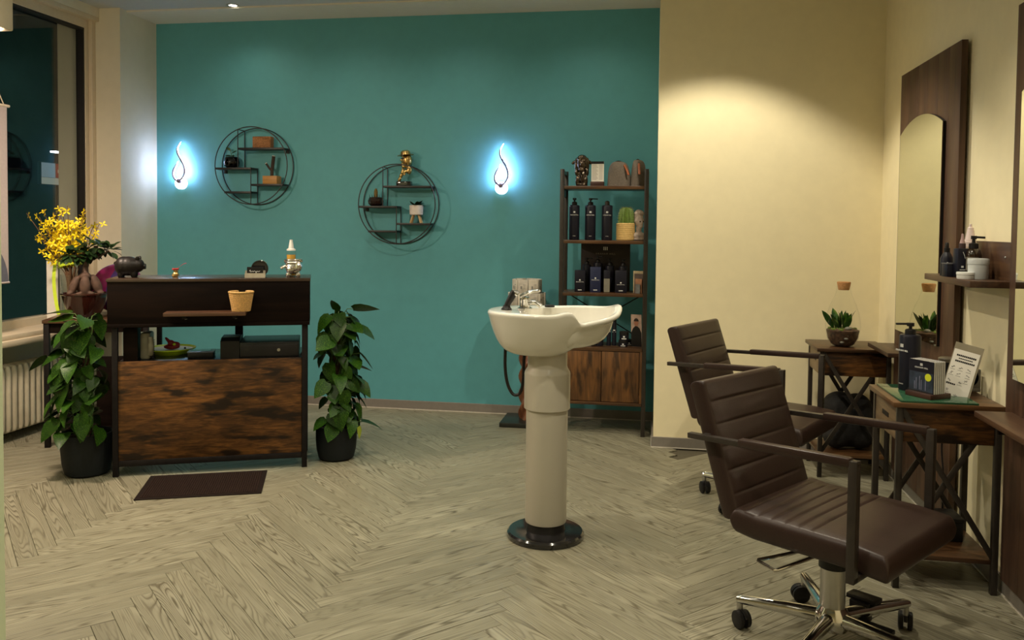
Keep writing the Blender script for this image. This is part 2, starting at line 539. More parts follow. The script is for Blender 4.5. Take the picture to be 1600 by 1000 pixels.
def planks():
    g = 0.0007
    full = [(-PL / 2 + g, -PW / 2 + g), (PL / 2 - g, -PW / 2 + g), (PL / 2 - g, PW / 2 - g), (-PL / 2 + g, PW / 2 - g)]
    shared = plank_mesh(full)
    far = []; s2 = math.sqrt(0.5)
    for k in range(-4, 4):
        for i in range(-90, 130):
            for kind in (0, 1):
                # oblique lattice: step (W,W) along the zigzag, (L,-L) across
                u = i * PW + k * PL; v = i * PW - k * PL
                if kind == 0:
                    cu, cv, ang = u + PL / 2, v + PW / 2, 45
                else:
                    cu, cv, ang = u + PL + PW / 2, v + PW - PL / 2, 135
                x = (cu - cv) * s2 - 1.186; y = (cu + cv) * s2 + 0.036
                if not (-4.9 < x < 1.9 and YF - 0.6 < y < 6.7):
                    continue
                ca, sa = math.cos(R(ang)), math.sin(R(ang))
                wp = [(x + p[0] * ca - p[1] * sa, y + p[0] * sa + p[1] * ca) for p in full]
                q = wp
                for (a, b, c) in ((1, 0, XR - 0.001), (-1, 0, 4.2), (0, 1, YB - 0.001), (0, -1, -YF)):
                    q = clip(q, a, b, c)
                    if len(q) < 3:
                        break
                if len(q) < 3:
                    continue
                cx = sum(p[0] for p in q) / len(q); cy = sum(p[1] for p in q) / len(q)
                if (cx > 0.06 and cy > YC + 0.05) or (cx < XL - 0.02 and cy > 5.70):
                    continue
                area = abs(sum(q[j][0] * q[(j + 1) % len(q)][1] - q[(j + 1) % len(q)][0] * q[j][1] for j in range(len(q)))) / 2
                if area < 0.0004:
                    continue
                loc = [((p[0] - x) * ca + (p[1] - y) * sa, -(p[0] - x) * sa + (p[1] - y) * ca) for p in q]
                whole = len(q) == 4 and all(abs(a[0] - b[0]) + abs(a[1] - b[1]) < 1e-6 for a, b in zip(loc, full))
                far.append((cy, x, y, ang, None if whole else loc))
    far.sort(key=lambda t: t[0])
    # the boards the photograph shows lie beyond y = 2.15; cap their number at 300
    seen = [t for t in far if t[0] >= 2.15][:300]
    rest = [t for t in far if t[0] < 2.15] + [t for t in far if t[0] >= 2.15][300:]
    for (_, x, y, ang, loc) in seen:
        me = shared if loc is None else plank_mesh(loc)
        link('plank', me, floor, (x, y, -0.009), (0, 0, R(ang)))
    m = MB()
    for (_, x, y, ang, loc) in rest:
        X = Matrix.Translation((x, y, -0.009)) @ Matrix.Rotation(R(ang), 4, 'Z')
        m.prism(loc or full, 0.009, X)
    o = part('plank_field', m, M_FLOOR, floor, smooth=False); o['kind'] = 'stuff'


planks()

struct('ceiling', MB().bb(-4.5, 1.6, YF - 0.1, 6.3, CEIL, CEIL + 0.1), M_CEIL)
struct('trim_1', MB().bb(XL, 0.02, 5.74, YB, CEIL - 0.012, CEIL), M_WHITEWALL)
struct('wall_back', MB().bb(XL - 0.02, 0.03, YB, YB + 0.15, 0, CEIL), M_TEAL)
struct('wall_recess', MB().bb(0.022, XR + 0.15, YC, YB + 0.15, 0, CEIL), M_CREAM)
struct('wall_right', MB().bb(XR, XR + 0.15, YF, YC, 0, CEIL), M_CREAM)
struct('wall_front', MB().bb(-4.45, XR + 0.15, YF - 0.12, YF, 0, CEIL), M_CREAM)
wl = MB()
wl.bb(-4.45, XL, 5.66, YB + 0.15, 0, CEIL)             # pier beside the window
wl.bb(-4.45, -4.21, 2.35, 5.66, 0, 0.66)               # parapet behind the radiator
wl.bb(-4.45, -4.10, 2.35, 5.66, 2.93, CEIL)            # lintel
wl.bb(-4.45, XL, YF, 2.35, 0, CEIL)
struct('wall_left', wl, M_WHITEWALL)


def baseboard(name, x0, y0, x1, y1, nx, ny):
    m = MB(); t = 0.012
    m.bb(min(x0, x1, x0 + nx * t, x1 + nx * t), max(x0, x1, x0 + nx * t, x1 + nx * t), min(y0, y1, y0 + ny * t, y1 + ny * t), max(y0, y1, y0 + ny * t, y1 + ny * t), 0.006, 0.068, 0.002)
    o = struct(name, m, M_BASEB)
    m = MB(); t = 0.016
    m.bb(min(x0, x1, x0 + nx * t, x1 + nx * t), max(x0, x1, x0 + nx * t, x1 + nx * t), min(y0, y1, y0 + ny * t, y1 + ny * t), max(y0, y1, y0 + ny * t, y1 + ny * t), 0.0, 0.006)
    part('floor_lip', m, M_BASESTRIP, o, smooth=False)


baseboard('baseboard_back', XL, YB, 0.02, YB, 0, -1)
baseboard('baseboard_recess', 0.010, YC, XR, YC, 0, -1)
baseboard('baseboard_right', XR, 2.0, XR, YC, -1, 0)
baseboard('baseboard_return', 0.022, YC, 0.022, YB - 0.014, -1, 0)

# window
win = MB()
win.bb(-4.24, -4.16, 5.58, 5.66, 0.66, 2.93, 0.004)     # far jamb
win.bb(-4.16, -4.13, 5.615, 5.66, 0.66, 2.93, 0.004)
win.bb(-4.24, -4.16, 2.35, 5.58, 2.84, 2.93, 0.004)     # head
win.bb(-4.16, -4.10, 2.35, 5.66, 2.90, 2.93, 0.004)
win.bb(-4.24, -4.16, 2.35, 5.58, 0.66, 0.755, 0.004)    # bottom rail
win.bb(-4.24, -4.16, 3.30, 3.38, 0.755, 2.84, 0.004)    # mullion further left
win.bb(-4.24, -4.16, 2.35, 2.43, 0.755, 2.84, 0.004)
window = struct('window_1', win, M_FRAME)
for (y0, y1) in ((2.43, 3.30), (3.38, 5.58)):
    part('pane', MB().bb(-4.214, -4.206, y0, y1, 0.755, 2.84), M_GLASS, window, smooth=False)
seal = MB()
seal.bb(-4.225, -4.165, 5.567, 5.5805, 0.755, 2.84); seal.bb(-4.225, -4.165, 3.38, 5.567, 2.825, 2.8405)
part('seal', seal, M_RUBBER, window, smooth=False)
sill = MB()
sill.bb(-4.21, -3.95, 2.35, 5.66, 0.665, 0.700, 0.006); sill.bb(-4.21, -3.93, 2.35, 5.655, 0.625, 0.667, 0.010)
struct('trim_2', sill, M_FRAME, smooth=True)
# wall end beside the viewpoint, cutting the left picture edge
jm = MB(); jm.bb(XL - 0.02, -2.117, 2.30, 2.42, 0, CEIL)
struct('wall_near', jm, pm('pale_green_wall_paint', srgb(196, 206, 172), 0.6, var=0.02))

# street outside (night)
single('street_ground', MB().bb(-16, -4.46, -6, 18, -0.3, -0.12), pm('asphalt', (0.02, 0.02, 0.022), 0.9, var=0.3), 'dark asphalt street outside the window', 'street', smooth=False)['kind'] = 'structure'
fac = MB(); fac.bb(-14.2, -13.6, -6, 18, -0.12, 7)
single('street_facade', fac, pm('night_facade', (0.020, 0.020, 0.018), 0.9, var=0.4, scale=2), 'dark house front across the street', 'building', smooth=False)['kind'] = 'structure'
sg = thing('street_sign', 'red and white lit sign across the dark street, seen through window', 'sign', (-9.0, 11.47, 2.12))
part('sign_box', MB().bb(-0.06, -0.005, -0.40, 0.40, -0.17, 0.17, 0.01), M_BLACKPL, sg)
part('post', MB().cyl((-0.03, 0, -2.24), (-0.03, 0, -0.17), 0.03), M_BLACKPL, sg)
part('red_panel', MB().bb(-0.005, 0.0, -0.08, 0.38, -0.055, 0.16), emit('sign_red', (0.16, 0.030, 0.018), 0.6), sg, 'dull red lit panel', smooth=False)
part('white_panel', MB().bb(-0.005, 0.0, -0.38, 0.38, -0.16, -0.06), emit('sign_white', (0.24, 0.24, 0.19), 0.6), sg, 'pale lit panel', smooth=False)
part('side_panel', MB().bb(-0.005, 0.0, -0.38, -0.09, -0.055, 0.16), emit('sign_pale', (0.16, 0.19, 0.20), 0.6), sg, 'pale lit panel', smooth=False)
em = emit('sign_letters', (0.32, 0.28, 0.2), 0.6)
lt = MB()
for i in range(5):
    lt.bb(0.0, 0.004, -0.04 + i * 0.06, -0.003 + i * 0.06, 0.02, 0.07)
part('lettering', lt, em, sg, smooth=False)
lp = thing('street_lamp', 'street lamp with a thin white head beyond the dark window', 'lamp', (-10.0, 12.7, -0.12))
part('pole', MB().cyl((0, 0.25, 0), (0, 0.25, 2.75), 0.04, 0.03), M_BLACKPL, lp)
part('lamp_head', MB().box((0, 0.1, 2.72), (0.10, 0.46, 0.03), bev=0.01), M_BLACKPL, lp)
part('lens', MB().bb(-0.045, 0.045, -0.12, 0.12, 2.68, 2.705), emit('street_lens', (0.95, 0.92, 1.0), 6.0), lp)

# ------------------------------------------------------------------ ceiling spots
M_SPOTLENS = emit('spot_lens', (1.0, 0.93, 0.80), 9.0)
ring_me = MB().lathe([(0.030, -0.004), (0.046, -0.006), (0.046, 0.0), (0.030, 0.0)], n=24, caps=False).mesh('trim_ring', M_SATIN)
lens_me = MB().lathe([(0.0, -0.002), (0.030, -0.002)], n=20, caps=False).mesh('lens', M_SPOTLENS)
DL_LABEL = {6: 'small round ceiling spot above the reception desk, the one seen lit at the top edge'}
for i, (x, y, wt, ang, bl) in enumerate(DOWNLIGHTS):
    zc = CEIL - 0.012 if y > 5.74 else CEIL
    t = thing('ceiling_spot', DL_LABEL.get(i, 'round recessed ceiling spot outside the picture'), 'lamp', (x, y, zc), 0, 'recessed ceiling spots')
    link('trim_ring', ring_me, t); link('lens', lens_me, t)
    ld = bpy.data.lights.new('spot_bulb', 'SPOT')
    ld.energy = wt; ld.color = WARM; ld.spot_size = R(ang); ld.spot_blend = bl; ld.shadow_soft_size = 0.035
    lo = bpy.data.objects.new('spot_bulb', ld); COL.objects.link(lo); lo.parent = t; lo.location = (0, 0, -0.015)

# box lamp hanging at the upper left edge
t = thing('box_lamp', 'white box lamp with brown louvre hanging at the upper left', 'lamp', (-3.345, 3.62, 2.50))
part('housing', MB().bb(-0.16, 0.16, -0.12, 0.12, -0.135, 0.20, 0.008), M_FRAME, t)
lv = MB(); lv.bb(-0.13, 0.125, -0.125, -0.115, -0.035, 0.18)
part('grille', lv, pm('brown_grille', srgb(96, 62, 44), 0.5), t, 'brown ribbed grille', smooth=False)
for k in range(8):
    part('louvre', MB().bb(-0.13, 0.125, -0.131, -0.122, -0.025 + k * 0.026, -0.010 + k * 0.026), M_RUSTIC, t, smooth=False)
part('knob', MB().cyl((0.16, -0.06, 0.05), (0.175, -0.06, 0.05), 0.016), M_FRAME, t)
part('diffuser', MB().lathe([(0.0, -0.165), (0.10, -0.160), (0.135, -0.145), (0.14, -0.135)], n=24, caps=False, M=Matrix.Diagonal((1.13, 0.84, 1, 1))), emit('box_lamp_diffuser', (1.0, 0.78, 0.60), BOX_LAMP), t)
for sx in (-0.12, 0.12):
    part('hanger', MB().cyl((sx, 0, 0.20), (sx, 0, CEIL - 2.51), 0.006, n=8), M_SATIN, t)

# ================================================================== FLAME WALL LAMPS
M_LED = emit('led_strip', LED_COLOR, LED_STRENGTH)
M_ACRYL = emit('glowing_acrylic', (0.80, 0.90, 1.0), 2.2)
M_FLAMEGREY = pm('grey_lamp_metal', srgb(120, 108, 120), 0.4, 0.3)


def smooth_path(pts, n=6):
    P = [Vector(p) for p in pts]; out = []
    for i in range(len(P) - 1):
        p0 = P[max(i - 1, 0)]; p1 = P[i]; p2 = P[i + 1]; p3 = P[min(i + 2, len(P) - 1)]
        for k in range(n):
            t = k / n
            out.append(0.5 * ((2 * p1) + (-p0 + p2) * t + (2 * p0 - 5 * p1 + 4 * p2 - p3) * t * t + (-p0 + 3 * p1 - 3 * p2 + p3) * t ** 3))
    out.append(P[-1]); return out


def flame_lamp(x, z, label):
    """origin on the wall at the centre of the round base; y<0 is into the room"""
    t = thing('flame_wall_lamp', label, 'wall lamp', (x, YB, z), 0, 'flame shaped wall lamps')
    px = 0.00094
    def q(pts, y):
        return smooth_path([((a - 1220) * px, y, (410 - b) * px) for a, b in pts])
    longp = [(1238, 78), (1217, 115), (1210, 150), (1220, 185), (1243, 225), (1266, 265), (1279, 310), (1275, 350), (1250, 388), (1226, 402)]
    shortp = [(1213, 240), (1203, 268), (1184, 300), (1172, 338), (1180, 376), (1204, 400), (1216, 404)]
    for pts, nm in ((longp, 'long_strand'), (shortp, 'short_strand')):
        a = q(pts, -0.060)
        n = len(a)
        part(nm, MB().tube(a, [0.0020 + 0.0062 * min(1, 3.0 * i / n) for i in range(n)], 8, flat=0.9), M_FLAMEGREY, t)
        b = q(pts, -0.046)
        part('led_strip', MB().tube(b, [0.001 + 0.0048 * min(1, 3.0 * i / n) for i in range(n)], 6), M_LED, t, 'bluish white glowing strip')
    part('wall_plate', MB().lathe([(0.0, 0.0), (0.047, 0.0), (0.047, 0.030), (0.042, 0.036), (0.0, 0.036)], n=28, M=Matrix.Translation((0, 0, -0.012)) @ Matrix.Rotation(R(90), 4, 'X')), M_ACRYL, t, 'round glowing white base')
    part('knob', MB().lathe([(0.0, 0.036), (0.018, 0.036), (0.020, 0.050), (0.014, 0.062), (0.0, 0.064)], n=20, M=Matrix.Translation((0, 0, 0.006)) @ Matrix.Rotation(R(90), 4, 'X')), M_FLAMEGREY, t)
    arc = [(0.020 * math.cos(R(a)) + 0.003, -0.044, 0.034 + 0.014 * math.sin(R(a))) for a in range(20, 161, 20)]
    part('arc', MB().tube(arc, 0.003, 6), M_FLAMEGREY, t)
    return t


flame_lamp(-3.710, 1.735, 'glowing flame shaped wall lamp left, beside the white pier')
flame_lamp(-1.118, 1.706, 'glowing flame shaped wall lamp right, near the tall product shelf')

# ================================================================== ROUND WALL SHELVES
M_WIRE = pm('black_wire', (0.016, 0.017, 0.018), 0.45, var=0.2)


def round_shelf(x, z, label):
    """origin: ring centre on the wall"""
    t = thing('round_wall_shelf', label, 'shelf', (x, YB, z), 0, 'round wire wall shelves')
    Rr = 0.298; yf, yb = -0.120, -0.010
    for y, nm in ((yf, 'front_ring'), (yb, 'back_ring')):
        part(nm, MB().tube([(Rr * math.cos(2 * math.pi * i / 56), y, Rr * math.sin(2 * math.pi * i / 56)) for i in range(56)], 0.0042, 6, closed=True), M_WIRE, t)
    for (x0, x1, zz) in ((-0.107, 0.262, 0.138), (-0.296, 0.003, -0.014), (-0.003, 0.262, -0.140), (-0.222, 0.003, -0.198)):
        o = part('shelf', MB().bb(x0, x1, yf, yb, zz - 0.016, zz, 0.002), M_WIRE, t)
    for (xx, z0, z1) in ((-0.107, -0.014, math.sqrt(Rr ** 2 - 0.107 ** 2)), (0.0, -0.295, -0.014)):
        for y in (yf, yb):
            part('rod', MB().cyl((xx, y, z0), (xx, y, z1), 0.0038, n=6), M_WIRE, t)
    part('tie', MB().cyl((-0.107, yf, 0.278), (-0.107, yb, 0.278), 0.0035, n=6), M_WIRE, t)
    for xx, zz in ((0.250, 0.115), (-0.270, -0.040)):
        part('bracket', MB().bb(xx - 0.012, xx + 0.012, yb - 0.004, 0.0, zz - 0.014, zz + 0.014, 0.002), M_WIRE, t)
    return t


round_shelf(-3.063, 1.856, 'black round wire shelf left, holding cork block and wooden planter')
round_shelf(-1.896, 1.567, 'black round wire shelf right, holding gold face figure and white pot')

# items of the left round shelf
SH1 = (-3.063, YB - 0.065, 1.856)
M_CORK = pm('cork_chips', srgb(150, 104, 66), 0.9, var=0.35, scale=120, bump=0.5)
single('cork_block', MB().bb(-0.075, 0.075, -0.030, 0.030, 0, 0.088, 0.005), M_CORK, 'speckled brown cork block on top shelf of left round shelf', 'block', (SH1[0] + 0.075, SH1[1], SH1[2] + 0.138))
t = thing('wooden_planter', 'light wooden planter with bare forked trunk on left round shelf', 'planter', (SH1[0] + 0.150, SH1[1] - 0.005, SH1[2] - 0.140))
M_BEECH = wood('beech_box', srgb(150, 104, 48), srgb(178, 128, 64), srgb(196, 146, 80), 'X', 0.5, 40, 0.1, 5)
hb = MB()
for (a, b, c, d) in ((-0.058, 0.058, -0.040, -0.032), (-0.058, 0.058, 0.032, 0.040), (-0.058, -0.050, -0.032, 0.032), (0.050, 0.058, -0.032, 0.032)):
    hb.bb(a, b, c, d, 0, 0.062, 0.001)
part('box', hb, M_BEECH, t); part('bottom', MB().bb(-0.05, 0.05, -0.032, 0.032, 0, 0.008), M_BEECH, t)
part('soil', MB().bb(-0.05, 0.05, -0.032, 0.032, 0.008, 0.052), M_SOIL, t)
M_TRUNK = pm('dark_trunk', srgb(58, 44, 34), 0.8, var=0.3, scale=60, bump=0.3)
part('trunk', MB().tube(smooth_path([(0, 0, 0.05), (0.0, 0, 0.10), (0.006, 0, 0.15), (0.014, 0, 0.215)]), 0.0135, 8), M_TRUNK, t)
part('branch', MB().tube(smooth_path([(0.0, 0, 0.10), (-0.022, -0.004, 0.125), (-0.045, -0.006, 0.158)]), 0.0085, 8), M_TRUNK, t)
part('cut_end', MB().cyl((-0.044, -0.006, 0.157), (-0.047, -0.006, 0.161), 0.0085, 0.008, 8), M_PAPER, t, 'pale cut branch end')
part('cut_end', MB().cyl((0.014, 0, 0.214), (0.015, 0, 0.219), 0.0130, 0.012, 8), M_PAPER, t, 'pale cut trunk end')

mini_leaf = None
def leaf_mesh(L, Wd, mat, cup=0.15, droop=0.25, heart=True, name='leaf'):
    """leaf along +X from its stalk, upper side +Z"""
    if heart:
        st = [(0.0, 0.0), (-0.06, 0.55), (0.10, 0.92), (0.35, 1.0), (0.62, 0.72), (0.85, 0.32), (1.0, 0.0)]
    else:
        st = [(0.0, 0.0), (0.12, 0.5), (0.35, 0.95), (0.6, 1.0), (0.82, 0.65), (1.0, 0.0)]
    m = MB(); bm = m.bm; mid = []; le = []; ri = []
    for i, (x, w) in enumerate(st):
        mx = max(x, 0.0) if i != 1 else 0.03
        zz = -droop * mx * mx * L
        mid.append(bm.verts.new((mx * L, 0, zz)))
        if w > 0:
            e = w * Wd / 2
            le.append(bm.verts.new((x * L, e, zz + cup * e))); ri.append(bm.verts.new((x * L, -e, zz + cup * e)))
    n = len(st)
    for S, flip in ((le, False), (ri, True)):
        f = [(mid[0], mid[1], S[0])]
        for i in range(1, n - 2):
            f.append((mid[i], mid[i + 1], S[i], S[i - 1]))
        f.append((mid[n - 2], mid[n - 1], S[-1]))
        for a in f:
            bm.faces.new(a[::-1] if flip else a)
    me = bpy.data.meshes.new(name); bm.to_mesh(me); bm.free()
    me.materials.append(mat); me.polygons.foreach_set('use_smooth', [True] * len(me.polygons))
    return me


def aim(loc, d, nrm):
    x = Vector(d).normalized(); z = Vector(nrm); z = (z - x * x.dot(z)).normalized(); y = z.cross(x)
    return Matrix(((x.x, y.x, z.x, loc[0]), (x.y, y.y, z.y, loc[1]), (x.z, y.z, z.z, loc[2]), (0, 0, 0, 1)))


def put(name, me, parent, M):
    o = bpy.data.objects.new(name, me); COL.objects.link(o); o.parent = parent; o.matrix_local = M
    return o


SMALLLEAF = leaf_mesh(0.050, 0.024, M_LEAF2, heart=False)
t = thing('glass_planter', 'dark round glass planter with a green sprout on left round shelf', 'planter', (SH1[0] - 0.188, SH1[1], SH1[2] - 0.014))
part('bowl', MB().lathe([(0.038, 0.0), (0.056, 0.015), (0.062, 0.042), (0.055, 0.070), (0.046, 0.084), (0.043, 0.084), (0.052, 0.068), (0.058, 0.042), (0.052, 0.017), (0.036, 0.004), (0.0, 0.004)], n=28, caps=False), M_SMOKE, t)
part('soil', MB().lathe([(0.034, 0.006), (0.050, 0.018), (0.054, 0.042), (0.050, 0.058), (0.0, 0.064)], n=20), M_SOIL, t)
part('stem', MB().tube([(0.002, 0, 0.06), (-0.002, 0, 0.10), (-0.010, 0, 0.135)], 0.0025, 6), M_STEM, t)
for (p, d) in (((-0.010, 0, 0.132), (-0.7, 0, 0.7)), ((0.0, 0, 0.11), (0.75, -0.1, 0.55)), ((0, 0, 0.09), (-0.8, -0.4, 0.2)), ((0, 0, 0.095), (0.6, -0.6, 0.0))):
    put('leaf', SMALLLEAF, t, aim(p, d, (0, -0.6, 0.8)))

# items of the right round shelf
SH2 = (-1.896, YB - 0.065, 1.567)
t = thing('cactus_bowl', 'dark facetted bowl with a small brown cactus on right round shelf', 'planter', (SH2[0] - 0.180, SH2[1], SH2[2] - 0.014))
part('bowl', MB().lathe([(0.038, 0.0), (0.058, 0.016), (0.062, 0.036), (0.054, 0.058), (0.046, 0.066), (0.043, 0.064), (0.050, 0.055), (0.0, 0.050)], n=10, caps=False), pm('brown_glass_bowl', (0.020, 0.010, 0.008), 0.12, var=0.3, coat=0.4), t, smooth=False)
part('cactus', MB().lathe([(0.012, 0.048), (0.015, 0.075), (0.014, 0.110), (0.008, 0.130), (0.0, 0.134)], n=12), pm('brown_cactus', srgb(112, 92, 44), 0.8, var=0.4, scale=150, bump=0.6), t)
for k in range(5):
    part('spike', MB().cyl((-0.035 + k * 0.018, -0.03, 0.052), (-0.040 + k * 0.020, -0.034, 0.086), 0.003, 0.001, 6), M_SMOKE, t)
t = thing('footed_plant_pot', 'white pot on wooden legs with small succulent on right round shelf', 'planter', (SH2[0] + 0.138, SH2[1], SH2[2] - 0.140))
part('pot', MB().lathe([(0.0, 0.060), (0.044, 0.060), (0.050, 0.066), (0.052, 0.132), (0.048, 0.134), (0.047, 0.120), (0.0, 0.118)], n=28, caps=False), pm('white_pot', srgb(226, 214, 206), 0.45), t)
for a in (30, 150, 210, 330):
    c, s = math.cos(R(a)), math.sin(R(a))
    part('leg', MB().cyl((c * 0.046, s * 0.040, 0), (c * 0.024, s * 0.024, 0.064), 0.0065, 0.0085, 8), pm('pale_wood_leg', srgb(206, 172, 122), 0.5), t)
part('soil', MB().lathe([(0.047, 0.119), (0.0, 0.123)], n=16, caps=False), M_SOIL, t)
for k in range(14):
    a = k * 2.4; e = 0.35 + 0.055 * k
    put('leaf', SMALLLEAF, t, aim((0.010 * math.cos(a), 0.010 * math.sin(a), 0.122), (math.cos(a) * math.cos(e), math.sin(a) * math.cos(e), math.sin(e)), (-math.cos(a) * 0.6, -math.sin(a) * 0.6, 0.8)) @ Matrix.Diagonal((1.3, 1.3, 1.3, 1)))

# gold face with hat and a finger on the lips, standing on the top shelf
t = thing('gold_face_figure', 'gold face figure in a hat, finger on lips, on dark base', 'figurine', (SH2[0] + 0.045, SH2[1] - 0.005, SH2[2] + 0.138))
part('base', MB().bb(-0.055, 0.055, -0.026, 0.026, 0, 0.034, 0.002), M_BLACKGLOSS, t, 'dark rectangular base')
Ry = lambda a: Matrix.Rotation(R(a), 4, 'Y')
face = blob([((0.022, 0, 0.192), (0.036, 0.034, 0.050)), ((0.006, -0.004, 0.196), (0.024, 0.026, 0.044)), ((-0.020, -0.006, 0.194), (0.012, 0.008, 0.013), Ry(-25)), ((-0.012, -0.006, 0.206), (0.008, 0.007, 0.014)),
             ((-0.015, -0.006, 0.173), (0.008, 0.012, 0.0055)), ((-0.014, -0.006, 0.162), (0.008, 0.012, 0.0055)), ((-0.006, -0.004, 0.145), (0.017, 0.017, 0.013)), ((0.020, 0, 0.150), (0.022, 0.022, 0.016)),
             ((0.036, 0.002, 0.118), (0.022, 0.022, 0.032)), ((0.012, 0, 0.108), (0.034, 0.020, 0.012)), ((-0.008, -0.006, 0.219), (0.014, 0.020, 0.007))], 0.0030, M_GOLD, 'face', 2)
part('face', face, M_GOLD, t)
part('eye', MB().ell((-0.004, -0.030, 0.203), (0.012, 0.004, 0.004)), M_BLACKPL, t, 'dark closed eye')
hand = blob([((-0.036, -0.004, 0.050), (0.013, 0.012, 0.022), Ry(30)), ((-0.024, -0.004, 0.078), (0.014, 0.013, 0.022), Ry(30)), ((-0.012, -0.006, 0.102), (0.016, 0.014, 0.018)),
             ((-0.014, -0.006, 0.134), (0.0052, 0.0052, 0.034)), ((0.002, -0.012, 0.106), (0.013, 0.006, 0.006)), ((0.004, -0.010, 0.095), (0.012, 0.006, 0.006)), ((0.002, -0.008, 0.085), (0.010, 0.006, 0.006)),
             ((-0.006, 0.006, 0.118), (0.006, 0.005, 0.016), Ry(20)), ((-0.040, -0.002, 0.038), (0.012, 0.012, 0.010))], 0.0026, M_GOLD, 'hand', 2)
part('hand', hand, M_GOLD, t)
hat = MB().lathe([(0.0, 0.050), (0.028, 0.048), (0.044, 0.036), (0.050, 0.006), (0.050, 0.002), (0.076, 0.000), (0.078, 0.004), (0.050, 0.008)], n=28, caps=False, M=Matrix.Translation((0.008, 0, 0.228)) @ Ry(-6) @ Matrix.Diagonal((0.80, 0.8, 0.8, 1)))
part('hat', hat, M_GOLD, t)

# ================================================================== RECEPTION DESK
DA = R(22.76)
DO = Vector((-2.917, 4.139, 0))
DU = Vector((math.cos(DA), math.sin(DA), 0)); DV = Vector((-math.sin(DA), math.cos(DA), 0))
def dk(u, v, z=0.0):
    return tuple(DO + DU * u + DV * v + Vector((0, 0, z)))

t = thing('reception_desk', 'dark brown reception desk with black legs and raised counter box', 'desk', tuple(DO), DA)
for (a, b) in ((0, 0), (1.015, 0), (0.0, 0.36), (1.015, 0.36)):
    part('leg', MB().bb(a - 0.015, a + 0.015, b - 0.012, b + 0.018, 0, 0.835, 0.002), M_BLACKSTEEL, t)
part('front_panel', MB().bb(0.015, 1.0, -0.004, 0.014, 0.088, 0.640, 0.002), M_RUSTIC, t, 'brown board front with dark knots')
part('bottom_rail', MB().bb(0.015, 1.0, -0.008, 0.016, 0.056, 0.088, 0.002), M_BLACKSTEEL, t)
part('side_panel', MB().bb(0.0, 0.016, 0.02, 0.345, 0.088, 0.62, 0.002), M_ESPRESSO, t)
part('side_panel', MB().bb(1.0, 1.015, 0.02, 0.345, 0.088, 0.62, 0.002), M_ESPRESSO, t)
part('worktop', MB().bb(0.016, 1.0, 0.016, 0.42, 0.620, 0.640, 0.002), M_WORKTOP, t, 'dark glossy worktop')
hb = MB()
part('counter_front', MB().bb(-0.034, 1.044, -0.022, -0.004, 0.852, 1.084, 0.001), M_ESPRESSO, t)
part('counter_bottom', MB().bb(-0.034, 1.044, -0.026, 0.33, 0.832, 0.852, 0.001), M_ESPRESSO, t)
part('counter_top', MB().bb(-0.038, 1.048, -0.026, 0.335, 1.084, 1.102, 0.002), pm('counter_gloss_top', srgb(58, 44, 36), 0.24, var=0.1), t, 'smooth glossy counter top')
for a in (-0.034, 1.028):
    part('counter_side', MB().bb(a, a + 0.016, -0.004, 0.33, 0.852, 1.084, 0.001), M_ESPRESSO, t)
part('counter_back', MB().bb(-0.018, 1.028, 0.314, 0.33, 0.852, 1.084, 0.001), M_ESPRESSO, t)
part('back_post', MB().bb(0.600, 0.645, 0.345, 0.365, 0.640, 0.832, 0.001), M_ESPRESSO, t)
# small ledge screwed to the counter front
t = thing('counter_ledge', 'small dark wooden ledge on the front of the reception desk', 'shelf', dk(0.0, -0.022, 0.0), DA)
part('board', MB().bb(0.272, 0.700, -0.115, 0.0, 0.902, 0.922, 0.002), wood('ledge_wood', srgb(56, 36, 24), srgb(84, 56, 38), srgb(104, 72, 50), 'X', 0.4, 40, 0.06, 3), t)
for u in (0.375, 0.640):
    part('bracket', MB().bb(u - 0.012, u + 0.012, -0.085, 0.0, 0.884, 0.902, 0.001), M_BLACKSTEEL, t)
    part('screw', MB().ell((u, -0.020, 0.880), (0.008, 0.008, 0.006)), M_SATIN, t, 'shiny screw head')

# wicker basket on the ledge
t = thing('wicker_basket', 'small tan wicker basket on the ledge of the reception desk', 'basket', dk(0.672, -0.080, 0.922), DA)
M_WICKER = pm('wicker', srgb(206, 166, 104), 0.6, var=0.25, scale=120)
nS = 30
w = MB()
prof = lambda z: 0.046 + (0.064 - 0.046) * z / 0.105
for lv in range(20):
    z = 0.004 + lv * 0.0052
    pts = []
    for i in range(nS * 2):
        a = 2 * math.pi * i / (nS * 2)
        wob = 0.0017 * math.cos(math.pi * (i + lv) )
        r = prof(z) + wob
        pts.append((r * math.cos(a), r * math.sin(a), z))
    w.tube(pts, 0.0028, 5, closed=True)
part('weave', w, M_WICKER, t, kind='stuff')
w = MB()
for i in range(nS):
    a = 2 * math.pi * (i + 0.25) / nS
    w.cyl((0.044 * math.cos(a), 0.044 * math.sin(a), 0), (0.063 * math.cos(a), 0.063 * math.sin(a), 0.106), 0.0022, n=5)
part('stakes', w, M_WICKER, t, kind='stuff')
part('rim', MB().tube([(0.0655 * math.cos(2 * math.pi * i / 40), 0.0655 * math.sin(2 * math.pi * i / 40), 0.108) for i in range(40)], 0.0050, 8, closed=True), M_WICKER, t)
part('bottom', MB().lathe([(0.0, 0.0), (0.045, 0.0), (0.045, 0.005), (0.0, 0.005)], n=24), M_WICKER, t)

